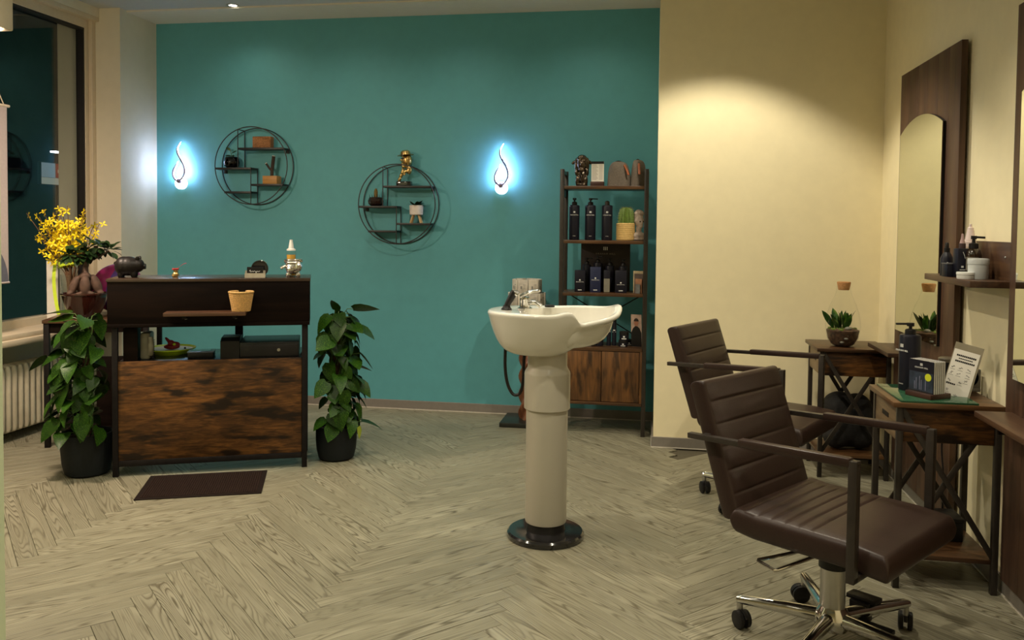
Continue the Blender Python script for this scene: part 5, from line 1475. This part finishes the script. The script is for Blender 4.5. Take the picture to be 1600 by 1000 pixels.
part('lever', MB().tube(smooth_path([(-0.020, -0.006, 0.058), (-0.004, -0.006, 0.066), (0.030, -0.008, 0.082), (0.072, -0.012, 0.088)]), [0.014] * 6 + [0.013] * 6 + [0.010] * 6 + [0.006], 12, flat=0.7), M_CHROME, tp)
part('spout', MB().tube(smooth_path([(0.014, -0.004, 0.030), (0.050, -0.02, 0.034), (0.078, -0.03, 0.020)]), 0.011, 12), M_CHROME, tp)

# ================================================================== MIRROR STATIONS
def station(y0, y1, label, my0, my1):
    """boards from y0 to y1 on the right wall, arched mirror from my0 to my1"""
    t = thing('mirror_station', label, 'mirror', (XR, y0, 0), 0, 'mirror boards on the right wall')
    n = 6; w = (y1 - y0) / n
    for k in range(n):
        part('plank', MB().bb(-0.042, -0.015, k * w + 0.0006, (k + 1) * w - 0.0006, 0.085, 2.262, 0.001), M_PLANK, t)
    for z in (0.4, 1.2, 2.0):
        part('batten', MB().bb(-0.015, 0.0, 0.06, y1 - y0 - 0.06, z - 0.03, z + 0.03), M_PLANK, t, smooth=False)
    a, b = my0 - y0, my1 - y0; zb, zs, zt = 0.872, 1.925, 1.995
    c = (a + b) / 2; hw = (b - a) / 2; sag = zt - zs; rad = (hw * hw + sag * sag) / (2 * sag)
    pts = [(a, zb), (b, zb)]
    amax = math.asin(hw / rad)
    for k in range(17):
        q = amax - 2 * amax * k / 16
        pts.append((c + rad * math.sin(q), zt - rad + rad * math.cos(q)))
    X = Matrix(((0, 0, 1, 0), (1, 0, 0, 0), (0, 1, 0, 0), (0, 0, 0, 1)))
    part('mirror_backing', MB().prism(pts, 0.013, Matrix.Translation((-0.0552, 0, 0)) @ X), M_BLACKPL, t, 'dark mirror edge', smooth=False)
    part('mirror_glass', MB().prism(pts, 0.003, Matrix.Translation((-0.0584, 0, 0)) @ X), M_MIRROR, t, 'arched silver mirror', smooth=False)
    return t


station(3.992, 4.902, 'brown board with arched mirror, far one beside the terrarium table', 4.165, 4.835)
station(2.505, 3.415, 'brown board with mirror, near one cut by the right picture edge', 2.65, 3.320)


def ledge(label, x0, y0, y1, z, th=0.022):
    t = thing('mirror_ledge', label, 'ledge', (XR - 0.042, y0, z), 0, 'wooden ledges below the mirrors')
    part('board', MB().bb(x0 - (XR - 0.042), 0.0, 0, y1 - y0, -th, 0, 0.003), M_PLANKY, t)
    for y in (0.06, y1 - y0 - 0.06):
        part('bracket', MB().bb(-0.07, 0.0, y - 0.006, y + 0.006, -th - 0.05, -th), M_BLACKSTEEL, t, smooth=False)
    return t


ledge('wooden ledge below the far mirror, beside the terrarium', 1.186, 4.47, 4.87, 0.790)
ledge('wooden ledge at the right picture edge below the near mirror', 1.200, 2.55, 3.352, 0.742)

t = thing('product_ledge', 'wooden wall ledge with upright back board between the two mirrors', 'ledge', (XR, 3.44, 1.224))
part('board', MB().bb(-0.172, -0.022, 0.0, 0.545, -0.026, 0.0, 0.002), M_PLANKY, t)
part('back_board', MB().bb(-0.022, 0.0, 0.0, 0.545, -0.026, 0.150, 0.002), M_PLANKY, t)
for y in (0.07, 0.40):
    part('screw', MB().ell((-0.0225, y, 0.090), (0.003, 0.005, 0.005)), M_SATIN, t)

LZ = 1.224
GL = 'bottles and jars on the wall ledge'
def pot_jar(name, label, x, y, r, h, mat, lid=0.3):
    t = thing(name, label, 'jar', (x, y, LZ))
    part('pot', MB().lathe([(0, 0), (r * 0.93, 0), (r * 0.96, 0.003), (r * 0.98, h * (1 - lid)), (0, h * (1 - lid))], n=36), mat, t)
    part('lid', MB().lathe([(0, h * (1 - lid)), (r, h * (1 - lid) + 0.001), (r * 1.02, h * (1 - lid) + 0.005), (r * 1.02, h - 0.004), (r * 0.98, h), (0, h)], n=36), mat, t)
M_JARGREY = pm('pale_grey_jar', srgb(196, 200, 200), 0.3, var=0.02)
pot_jar('cream_jar', 'tall pale grey jar on the wall ledge', 1.288, 3.600, 0.0385, 0.082, M_JARGREY)
pot_jar('cream_jar', 'flat white jar at the front of the wall ledge', 1.238, 3.590, 0.033, 0.027, M_WHITEPL, 0.45)
t = thing('pump_bottle', 'brown glass pump bottle behind the tall grey jar on wall ledge', 'bottle', (1.300, 3.690, LZ))
part('body', MB().lathe([(0, 0), (0.029, 0), (0.031, 0.004), (0.031, 0.095), (0.026, 0.112), (0.014, 0.122), (0, 0.122)], n=28), pm('brown_glass', (0.022, 0.012, 0.006), 0.08, var=0.1, coat=0.4), t)
part('label', MB().lathe([(0.0314, 0.03), (0.0314, 0.085)], n=16, caps=False, a0=R(195), a1=R(290)), pm('grey_label', srgb(120, 116, 104), 0.6), t, 'grey label')
part('collar', MB().lathe([(0, 0.120), (0.018, 0.120), (0.018, 0.140), (0.007, 0.144), (0.006, 0.165), (0, 0.165)], n=20), M_BLACKPL, t)
p = MB(); p.cyl((0, 0, 0.158), (0, 0, 0.172), 0.011, n=14); p.bar((0, 0, 0.167), (0.040, -0.010, 0.165), 0.010, 0.009, 0.002)
part('pump', p, M_BLACKPL, t)
t = thing('square_bottle', 'black rectangular bottle with white marks on the wall ledge', 'bottle', (1.262, 3.705, LZ), R(12))
part('body', MB().box((0, 0, 0.060), (0.058, 0.040, 0.120), bev=0.006), M_NAVYPL, t)
part('neck', MB().lathe([(0, 0.12), (0.013, 0.12), (0.013, 0.140), (0, 0.140)], n=18), pm('purple_brown_neck', srgb(62, 44, 46), 0.4), t)
part('nozzle', MB().lathe([(0, 0.140), (0.011, 0.140), (0.006, 0.160), (0.004, 0.180), (0, 0.181)], n=18), pm('pinkish_cap', srgb(168, 140, 140), 0.35), t, 'pinkish nozzle')
m = MB(); m.tube(smooth_path([(-0.008, -0.0205, 0.105), (-0.002, -0.0205, 0.092), (0.002, -0.0205, 0.078)]), 0.001, 4); m.bb(-0.014, -0.004, -0.0206, -0.0198, 0.040, 0.048); m.bb(-0.02, 0.004, -0.0206, -0.0198, 0.03, 0.033)
part('print', m, M_WHITEPR, t, 'white marks')
t = thing('white_nozzle_bottle', 'frosted bottle with ridged white nozzle at back of the wall ledge', 'bottle', (1.318, 3.780, LZ))
part('body', MB().lathe([(0, 0), (0.026, 0), (0.027, 0.004), (0.027, 0.125), (0, 0.128)], n=24), pm('frosted_plastic', srgb(186, 168, 148), 0.4), t)
pr = [(0, 0.126), (0.024, 0.126), (0.025, 0.146)]
for k in range(5):
    pr += [(0.021 - k * 0.0022, 0.148 + k * 0.012), (0.021 - k * 0.0022, 0.156 + k * 0.012)]
pr += [(0.006, 0.21), (0.005, 0.220), (0, 0.221)]
part('nozzle', MB().lathe(pr, n=24), pm('white_pink_nozzle', srgb(214, 196, 192), 0.35), t, 'ridged white nozzle')
t = thing('dropper_bottle', 'small black dropper bottle at the far end of wall ledge', 'bottle', (1.234, 3.800, LZ))
part('body', MB().lathe([(0, 0), (0.024, 0), (0.025, 0.004), (0.025, 0.075), (0.017, 0.092), (0.012, 0.100), (0, 0.100)], n=24), M_NAVYPL, t)
part('collar', MB().lathe([(0, 0.1), (0.012, 0.1), (0.012, 0.118), (0, 0.118)], n=18), M_BLACKPL, t)
part('dropper', MB().lathe([(0, 0.118), (0.008, 0.118), (0.008, 0.136), (0.005, 0.142), (0, 0.142)], n=16), M_BLACKPL, t)
d = MB(); d.cyl((-0.004, -0.0256, 0.055), (-0.004, -0.0240, 0.055), 0.004, n=10); d.bb(-0.013, 0.006, -0.0252, -0.022, 0.040, 0.044)
part('print', d, M_WHITEPR, t, smooth=False)
t = thing('black_box', 'small black box with grey rim in front of dropper bottle', 'box', (1.226, 3.735, LZ), R(10))
part('box', MB().box((0, 0, 0.026), (0.046, 0.046, 0.052), bev=0.002), M_NAVYPL, t)
part('lid', MB().box((0, 0, 0.0545), (0.048, 0.048, 0.005), bev=0.001), pm('grey_rim', srgb(84, 84, 86), 0.4), t, 'grey lid')
part('print', MB().bb(0.002, 0.014, -0.0240, -0.0228, 0.034, 0.040), M_GREYPR, t, smooth=False)

# ================================================================== SIDE TABLES
def side_table(name, label, x, y, w, d):
    """long side w along x from the room side to the wall; viewer side is -y"""
    t = thing(name, label, 'side table', (x, y, 0), 0, 'side tables along the right wall')
    H = 0.742
    part('tabletop', MB().bb(-0.012, w, -0.012, d + 0.012, H - 0.020, H, 0.002), M_RUSTICTOP, t)
    for a in (0.006, w - 0.030):
        for b in (0.0, d - 0.024):
            part('leg', MB().bb(a, a + 0.024, b, b + 0.024, 0, H - 0.020, 0.002), M_BRONZESTEEL, t)
    dr = part('drawer', MB().bb(0.010, 0.026, 0.026, d - 0.026, 0.585, H - 0.024, 0.002), M_DRAWER, t, 'paler wooden drawer front')
    part('handle_slot', MB().bb(0.008, 0.0112, d / 2 - 0.045, d / 2 + 0.045, 0.650, 0.668), M_BLACKPL, dr, 'dark grip slot', smooth=False)
    part('drawer_side', MB().bb(0.030, w - 0.032, 0.008, 0.020, 0.585, H - 0.022, 0.001), M_RUSTIC, t)
    part('drawer_side', MB().bb(0.030, w - 0.032, d - 0.020, d - 0.008, 0.585, H - 0.022, 0.001), M_RUSTIC, t)
    part('drawer_bottom', MB().bb(0.026, w - 0.032, 0.020, d - 0.020, 0.585, 0.597), M_ESPRESSO, t, smooth=False)
    part('lower_shelf', MB().bb(0.012, w - 0.012, 0.008, d - 0.008, 0.118, 0.136, 0.002), M_RUSTICTOP, t)
    for b in (0.003, d - 0.021):
        part('cross_bar', MB().bar((0.022, b + 0.004, 0.720), (w - 0.022, b + 0.004, 0.140), 0.022, 0.008, 0.001, (0, 1, 0)), M_BRONZESTEEL, t)
        part('cross_bar', MB().bar((w - 0.022, b + 0.013, 0.720), (0.022, b + 0.014, 0.140), 0.022, 0.008, 0.001, (0, 1, 0)), M_BRONZESTEEL, t)
    return t


M_DRAWER = wood('drawer_front_wood', srgb(86, 68, 46), srgb(126, 104, 76), srgb(146, 122, 92), 'Y', 0.45, 34, 0.08, 3.4, spots=0.3)
TA = (0.952, 3.452); TB = (0.940, 4.925)
side_table('side_table', 'near rustic side table with crossed bars, carrying the black brochures', *TA, 0.395, 0.36)
side_table('side_table', 'far rustic side table with crossed bars, carrying the glass terrarium', *TB, 0.395, 0.36)
TT = 0.742
single('black_shoulder_bag', blob([((0, 0, 0.16), (0.15, 0.12, 0.155)), ((-0.04, 0, 0.24), (0.10, 0.10, 0.09)), ((0.06, 0.02, 0.22), (0.09, 0.09, 0.10)), ((-0.06, -0.02, 0.08), (0.08, 0.10, 0.08)), ((0.07, 0, 0.08), (0.08, 0.11, 0.08))], 0.012, pm('black_cloth', (0.010, 0.009, 0.009), 0.8, var=0.4, scale=50, bump=0.4), 'bag', 4), None, 'black soft bag on the lower shelf of the far side table', 'bag', (TB[0] + 0.197, TB[1] + 0.18, 0.136))
t = thing('dark_storage_box', 'dark low box on the lower shelf of the near side table', 'box', (TA[0] + 0.245, TA[1] + 0.25, 0.136))
part('box', MB().box((0, 0, 0.04), (0.16, 0.13, 0.08), bev=0.004), M_BLACKPL, t); part('lid', MB().box((0, 0, 0.088), (0.166, 0.136, 0.016), bev=0.003), M_BLACKPL, t)

# terrarium
t = thing('terrarium_bottle', 'clear drop shaped terrarium bottle with cork on the far side table', 'terrarium', (1.088, 5.035, TT))
pr = [(0.0, 0.002), (0.050, 0.0), (0.066, 0.012), (0.084, 0.045), (0.093, 0.085), (0.096, 0.118), (0.094, 0.150), (0.085, 0.195), (0.068, 0.245), (0.050, 0.285), (0.040, 0.318), (0.036, 0.350)]
part('bottle', MB().lathe(pr, n=44, caps=False), M_CLEAR, t)
part('cork', MB().lathe([(0, 0.325), (0.030, 0.325), (0.038, 0.366), (0.036, 0.372), (0, 0.372)], n=28), pm('cork_stopper', srgb(176, 126, 78), 0.85, var=0.2, scale=120), t, 'cork stopper')
part('soil', MB().lathe([(0, 0.004), (0.046, 0.004), (0.062, 0.014), (0.080, 0.046), (0.089, 0.086), (0.090, 0.094), (0.06, 0.104), (0, 0.100)], n=32), pm('terrarium_soil', srgb(74, 52, 34), 0.9, var=0.6, scale=60, bump=0.5), t)
g = random.Random(9)
ms = MB()
for k in range(60):
    a = g.uniform(0, 6.28); r = g.uniform(0.01, 0.078)
    ms.ell((r * math.cos(a), r * math.sin(a), 0.100), (0.012, 0.012, 0.007), u=6, v=4)
part('moss', ms, pm('moss', srgb(96, 110, 44), 0.95, var=0.4, scale=150, bump=0.6), t, kind='stuff')
for (x, y, z, r) in ((0.018, -0.055, 0.108, 0.016), (0.002, -0.080, 0.052, 0.010), (0.010, -0.078, 0.070, 0.007), (-0.018, -0.070, 0.030, 0.010)):
    part('pebble', MB().ell((x, y, z), (r * 1.2, r, r * 0.7)), pm('pebble', srgb(120, 118, 108), 0.6, var=0.2), t)
TL = leaf_mesh(0.085, 0.026, M_LEAF, heart=False, droop=0.1)
for k in range(20):
    a = g.uniform(0, 6.28); r = g.uniform(0.01, 0.045)
    b = (r * math.cos(a) - 0.008, r * math.sin(a), 0.100)
    e = g.uniform(1.0, 1.5)
    put('leaf', TL, t, aim(b, (math.cos(a) * math.cos(e), math.sin(a) * math.cos(e), math.sin(e)), (math.cos(a + 2), math.sin(a + 2) - 0.5, 0.2)) @ Matrix.Diagonal((g.uniform(0.8, 1.5),) * 3 + (1,)))

# near side table: glass sheet, bottle, brochures, flyer
t = thing('green_glass_sheet', 'green edged glass sheet lying on the near side table', 'glass sheet', (TA[0], TA[1], TT))
k = N('green_glass').set(0.06, 0, 0.5)
k.b.inputs['Base Color'].default_value = (0.10, 0.34, 0.17, 1); k.b.inputs['Transmission Weight'].default_value = 0.75; k.b.inputs['IOR'].default_value = 1.45; k.b.inputs['Alpha'].default_value = 1.0
part('sheet', MB().bb(0.016, 0.300, -0.006, 0.352, 0.0, 0.008, 0.001), k.m, t)
GZ = TT + 0.008
pump_bottle('tall_pump_bottle', 'tall navy pump bottle on the green glass sheet, left of brochures', (1.066, 3.690, GZ), 0.0425, 0.232, M_NAVYPL, rz=R(-62), nozzle=238)
t = thing('brochure_holder', 'dark wooden tray holding the stack of black brochures', 'holder', (1.098, 3.552, GZ), R(-58))
part('tray', MB().bb(-0.062, 0.062, -0.055, 0.055, 0, 0.020, 0.002), wood('dark_tray', srgb(50, 28, 20), srgb(66, 38, 28), srgb(80, 50, 38), 'X', 0.4, 60, 0.08, 6), t)
part('lip', MB().bb(-0.062, 0.062, -0.055, -0.051, 0.020, 0.030), M_CLEAR, t, smooth=False)
BRO = Matrix.Translation((1.098, 3.552, GZ + 0.020)) @ Matrix.Rotation(R(-58), 4, 'Z')
for i in range(6):
    b = bpy.data.objects.new('black_brochure', None); COL.objects.link(b); b.matrix_world = BRO @ Matrix.Translation((0, -0.034 + i * 0.0104, 0))
    tag(b, 'front black brochure with yellow dot in the wooden tray' if i == 0 else '%s brochure from the front in the wooden tray, seen edge on' % ('', 'second', 'third', 'fourth', 'fifth', 'rearmost')[i], 'brochure', 'black brochures in the wooden tray')
    part('cover', MB().bb(-0.060, 0.060, -0.0050, -0.0042, 0, 0.128), M_NAVYPL, b, smooth=False)
    part('pages', MB().bb(-0.059, 0.059, -0.0040, 0.0036, 0.001, 0.127), M_PAPER, b, 'white pages', smooth=False)
    part('back_cover', MB().bb(-0.060, 0.060, 0.0038, 0.0046, 0, 0.128), M_GREYPR, b, smooth=False)
    if i == 0:
        bars = MB()
        for q in (-1, 0, 1):
            bars.bb(q * 0.0042 - 0.0013, q * 0.0042 + 0.0013, -0.0056, -0.0050, 0.106, 0.116)
        part('logo_bars', bars, M_WHITEPR, b, 'white three bar logo', smooth=False)
        lettering('GRAHAM HILL', 0.0085, M_WHITEPR, b, (0, -0.0052, 0.098), spacing=1.2)
        part('photo_panel', MB().bb(-0.056, 0.056, -0.0056, -0.0050, 0.005, 0.080), pm('dark_photo', srgb(44, 54, 70), 0.4, var=0.5, scale=30), b, 'dark blue photo', smooth=False)
        pk = MB()
        for (x, h) in ((-0.030, 0.032), (-0.022, 0.046), (-0.006, 0.054), (0.002, 0.040), (0.022, 0.060)):
            pk.bb(x - 0.0012, x + 0.0012, -0.0062, -0.0056, 0.010, 0.010 + h)
        part('photo_lines', pk, pm('pale_violet_print', srgb(128, 130, 156), 0.6), b, smooth=False)
        part('yellow_dot', MB().cyl((0.034, -0.0050, 0.064), (0.034, -0.0066, 0.064), 0.015, n=24), pm('yellow_sticker', srgb(212, 220, 40), 0.5, var=0.03), b, 'yellow round sticker')
t = thing('flyer_stand', 'clear slanted stand with a white printed flyer on near side table', 'flyer stand', (1.208, 3.585, TT + 0.0005), R(-22))
TXm = Matrix.Rotation(R(-14), 4, 'Y') @ Matrix.Rotation(R(-12), 4, 'X')
TXm = Matrix.Rotation(R(13), 4, 'Y') @ Matrix.Rotation(R(-14), 4, 'X')
part('acrylic', MB().box((0, 0, 0.112), (0.104, 0.004, 0.222), TXm), pm('acrylic_edge', srgb(150, 142, 122), 0.12), t, smooth=False)
part('foot', MB().bb(-0.045, 0.045, 0.0, 0.06, 0, 0.004), pm('acrylic_foot', srgb(150, 142, 122), 0.12), t, smooth=False)
part('sheet', MB().box((-0.002, -0.0032, 0.100), (0.094, 0.001, 0.190), TXm), M_PAPER, t, smooth=False)
ln = MB()
for (x0, x1, z, h) in ((-0.036, 0.036, 0.172, 0.007), (-0.026, 0.026, 0.160, 0.004), (-0.036, 0.036, 0.148, 0.007), (-0.044, -0.010, 0.052, 0.006)):
    n = max(2, int((x1 - x0) / 0.006))
    for q in range(n):
        ln.box(((x0 + (x1 - x0) * (q + 0.5) / n), -0.0040, z), ((x1 - x0) / n * 0.82, 0.0006, h), TXm)
part('heading_print', ln, M_BLACKPL, t, 'black heading lines', smooth=False)
pk = MB(); g = random.Random(4)
for (cx_, cz) in ((-0.036, 0.122), (-0.008, 0.122), (0.022, 0.122), (-0.036, 0.098), (-0.010, 0.098), (0.024, 0.098), (0.022, 0.076), (-0.036, 0.066), (0.004, 0.064), (-0.034, 0.026), (0.000, 0.010)):
    for q in range(3):
        a = g.uniform(0, 3.14)
        pk.tube([TXm @ Vector((cx_ - 0.007 * math.cos(a), -0.0040, cz - 0.006 * math.sin(a))), TXm @ Vector((cx_ + 0.007 * math.cos(a), -0.0040, cz + 0.006 * math.sin(a)))], 0.0007, 4)
    pk.box((cx_, -0.0040, cz - 0.010), (0.018, 0.0006, 0.0014), TXm)
part('pictogram_print', pk, M_GREYPR, t, 'small grey pictograms', smooth=False, kind='stuff')
t = thing('black_jar', 'black jar with dull grey lid behind the black brochures', 'jar', (1.232, 3.735, TT), 0)
part('pot', MB().lathe([(0, 0), (0.036, 0), (0.038, 0.003), (0.038, 0.125), (0, 0.125)], n=32), M_BLACKPL, t); part('lid', MB().lathe([(0, 0.125), (0.039, 0.125), (0.039, 0.138), (0.035, 0.141), (0, 0.141)], n=32), pm('dull_lid', srgb(92, 84, 70), 0.35), t, 'dull grey lid')
t = thing('grey_tape_dispenser', 'small grey rounded dispenser behind the flyer stand', 'dispenser', (1.318, 3.760, TT), R(0))
part('drum', MB().lathe([(0, -0.022), (0.040, -0.022), (0.046, -0.012), (0.046, 0.012), (0.040, 0.022), (0, 0.022)], n=32, M=Matrix.Translation((-0.005, 0, 0.060)) @ X90), pm('grey_shell', srgb(132, 126, 112), 0.3, 0.2), t)
part('stand', MB().bb(0.012, 0.044, -0.022, 0.022, 0, 0.095, 0.004), pm('dark_grey_stand', srgb(88, 82, 72), 0.4), t)
part('foot', MB().bb(-0.04, 0.044, -0.024, 0.024, 0, 0.016, 0.003), pm('dark_grey_foot', srgb(88, 82, 72), 0.4), t)

# cable loop with socket behind the near table
t = thing('power_cable', 'thin black power cable hanging on the right wall behind side table', 'cable', (XR - 0.046, 4.05, 0.35))
part('wire', MB().tube(smooth_path([(0, 0, 0.34), (-0.004, -0.02, 0.22), (-0.006, 0.015, 0.08), (-0.004, -0.01, -0.05), (0, 0.0, -0.22)]), 0.004, 6), M_BLACKPL, t)

# ================================================================== STYLING CHAIRS
def cushion(mb, L, Wd, T, ribs, seam, plain=0.0, edge=0.016, rib_from=0.0, rnd_front=0.0):
    """padded slab: X from 0 to L, Y across, cross seams on top (+Z), tight rounded edges"""
    e = [0.0, 0.04, 0.15, 0.35, 0.62, 1.0]
    step = (L - plain - rib_from) / ribs
    xs = set(round(q * edge, 5) for q in e) | set(round(L - q * edge, 5) for q in e)
    for k in range(1, ribs):
        c = rib_from + k * step
        xs |= {round(c + d, 5) for d in (-0.012, -0.006, -0.0025, 0.0, 0.0025, 0.006, 0.012)}
        xs.add(round(c - step / 2, 5))
    xs.add(round(L - plain / 2 - 0.02, 5))
    xs = sorted(x for x in xs if 0 <= x <= L)
    ys = sorted(set([q * edge for q in e] + [Wd - q * edge for q in e] + [Wd * k / 8 for k in range(1, 8)]))
    def prof(x, y):
        ex = min(x, L - x); ey = min(y, Wd - y)
        t = min(1, ex / edge); u = min(1, ey / edge)
        b = math.sqrt(max(0, 1 - (1 - t) ** 2)) * math.sqrt(max(0, 1 - (1 - u) ** 2))
        b = b ** 0.7
        inner = min(1, max(0, (ey - edge) / 0.02)) if ey > edge else 0.0
        p = 0.0
        for k in range(1, ribs):
            d = abs(x - (rib_from + k * step))
            p = min(p, -seam * math.exp(-(d / 0.0045) ** 2))
        puff = 0.006 * min(1, ey / 0.10) * min(1, ex / 0.06)
        return b, p * inner + puff
    A = mb.skin(lambda i, j: (xs[i], ys[j] - Wd / 2, T * 0.5 * prof(xs[i], ys[j])[0] + prof(xs[i], ys[j])[1]), len(xs), len(ys))
    B = mb.skin(lambda i, j: (xs[i], ys[j] - Wd / 2, -T * 0.5 * prof(xs[i], ys[j])[0]), len(xs), len(ys))
    bmesh.ops.remove_doubles(mb.bm, verts=mb.bm.verts, dist=0.0003)
    return mb


def styling_chair(label, loc, rz, lift, base_rot):
    t = thing('styling_chair', label, 'chair', loc, rz, 'brown styling chairs')
    # seat
    s = MB(); cushion(s, 0.535, 0.555, 0.084, 7, 0.005, plain=0.20, rib_from=0.0, edge=0.020)
    for v in s.bm.verts:
        x, y, z = v.co
        fx = max(0, (x - 0.46) / 0.075)
        v.co = Vector((x - 0.245, y + 0.018, z + 0.413 + lift - 0.016 * fx * fx + 0.010 * max(0, (0.08 - x) / 0.08)))
    part('seat', s, M_LEATHER, t, angle=60)
    # backrest: slab along its height, then leaned back
    b = MB(); cushion(b, 0.478, 0.520, 0.066, 6, 0.005, edge=0.016)
    lean = R(18.5)
    for v in b.bm.verts:
        h, y, n = v.co.x, v.co.y, v.co.z
        x = -0.248 - h * math.sin(lean) + n * math.cos(lean)
        z = 0.420 + lift + h * math.cos(lean) + n * math.sin(lean)
        v.co = Vector((x, y + 0.004, z))
    part('backrest', b, M_LEATHER, t, angle=60)
    zf, zr = 0.720 + lift, 0.690 + lift
    for sd in (-1, 1):
        y = -0.290 if sd < 0 else 0.308
        fr = MB()
        fr.bar((-0.395, y, zr), (0.208, y, zf - 0.004), 0.026, 0.018, 0.001)
        fr.bar((0.195, y, zf + 0.004), (0.195, y, 0.352 + lift), 0.030, 0.026, 0.001)
        fr.bar((0.195, y + sd * 0.013, 0.361 + lift), (0.195, sd * 0.05, 0.361 + lift), 0.026, 0.018, 0.001)
        part('arm_frame', fr, M_BRONZESTEEL, t, 'dark metal arm frame')
        fb = MB(); fb.bar((-0.340, y, zr + 0.002), (-0.340, sd * 0.235, zr + 0.002), 0.022, 0.016, 0.001)
        part('arm_bracket', fb, M_BRONZESTEEL, t)
        pd = MB(); pd.bar((-0.195, y, zr + 0.012), (0.186, y, zf - 0.003), 0.034, 0.028, 0.006)
        part('arm_pad', pd, M_LEATHER, t)
    # lift column
    part('seat_plate', MB().bb(-0.11, 0.11, -0.09, 0.09, 0.352 + lift, 0.376 + lift, 0.004), M_BLACKPL, t)
    part('column_cover', MB().lathe([(0.0, 0.262 + lift), (0.048, 0.262 + lift), (0.047, 0.300 + lift), (0.054, 0.330 + lift), (0.062, 0.352 + lift), (0, 0.352 + lift)], n=36), M_BLACKPL, t)
    part('column', MB().lathe([(0, 0.06), (0.0415, 0.06), (0.0415, 0.264 + lift), (0, 0.264 + lift)], n=40), M_SATIN, t, 'satin metal lift column')
    part('hub', MB().lathe([(0, 0.05), (0.052, 0.05), (0.062, 0.07), (0.060, 0.10), (0.046, 0.122), (0.043, 0.128), (0, 0.128)], n=40), M_CHROME, t)
    for k in range(5):
        a = base_rot + R(72) * k; c, s_ = math.cos(a), math.sin(a)
        arm = MB(); arm.tube([(c * 0.040, s_ * 0.040, 0.088), (c * 0.15, s_ * 0.15, 0.094), (c * 0.300, s_ * 0.300, 0.098), (c * 0.318, s_ * 0.318, 0.096)], [0.026, 0.022, 0.0165, 0.012], 14)
        leg = part('leg', arm, M_CHROME, t, 'chrome base arm')
        ca = part('caster', MB().cyl((c * 0.306, s_ * 0.306, 0.055), (c * 0.306, s_ * 0.306, 0.092), 0.011, n=12), M_SATIN, t)
        wa = a + R(50 + 40 * k); wx, wy = math.cos(wa), math.sin(wa)
        cc = Vector((c * 0.306 + wx * 0.012, s_ * 0.306 + wy * 0.012, 0.0315))
        ax = Vector((-wy, wx, 0))
        for q in (-1, 1):
            p0 = cc + ax * 0.007 * q; p1 = cc + ax * 0.024 * q
            part('wheel', MB().tube([p0, p0.lerp(p1, 0.15), p0.lerp(p1, 0.8), p1], [0.029, 0.0315, 0.0315, 0.026], 22), M_BLACKPL, ca)
        part('hood', MB().lathe([(0.014, 0), (0.033, 0.0), (0.0345, 0.006), (0.033, 0.012), (0.014, 0.012)], n=24, M=Matrix.Translation(cc) @ Matrix(((wx, 0, ax.x, 0), (wy, 0, ax.y, 0), (0, 1, 0, 0), (0, 0, 0, 1))) @ Matrix.Translation((0, 0, -0.006)), a0=R(20), a1=R(170), caps=False), M_BLACKPL, ca)
    # release loop and foot pedal
    lz = 0.318 + lift
    part('release_loop', MB().tube([(-0.01, -0.05, lz), (-0.040, -0.306, lz + 0.004), (-0.044, -0.315, lz + 0.004), (-0.118, -0.290, lz + 0.006), (-0.123, -0.281, lz + 0.006), (-0.050, -0.03, lz)], 0.0062, 8), M_CHROME, t, 'chrome release loop')
    pe = MB()
    pe.bb(0.01, 0.075, 0.105, 0.150, 0.052, 0.122, 0.004)
    pe.box((0.045, 0.140, 0.133), (0.105, 0.060, 0.016), Matrix.Rotation(R(-3), 4, 'X'), 0.004)
    pe.bar((0.02, 0.05, 0.07), (0.04, 0.13, 0.07), 0.03, 0.022, 0.003)
    pe.bb(0.02, 0.16, 0.10, 0.135, 0.040, 0.055, 0.003)
    part('foot_pedal', pe, M_BLACKPL, t, 'black foot pedal')
    return t


styling_chair('brown leather styling chair in front, cut by the lower picture edge', (0.628, 2.958, 0), R(-37.3), 0.0, R(63))
styling_chair('brown leather styling chair behind, facing the far side table', (0.572, 4.400, 0), R(-28), 0.028, R(40))
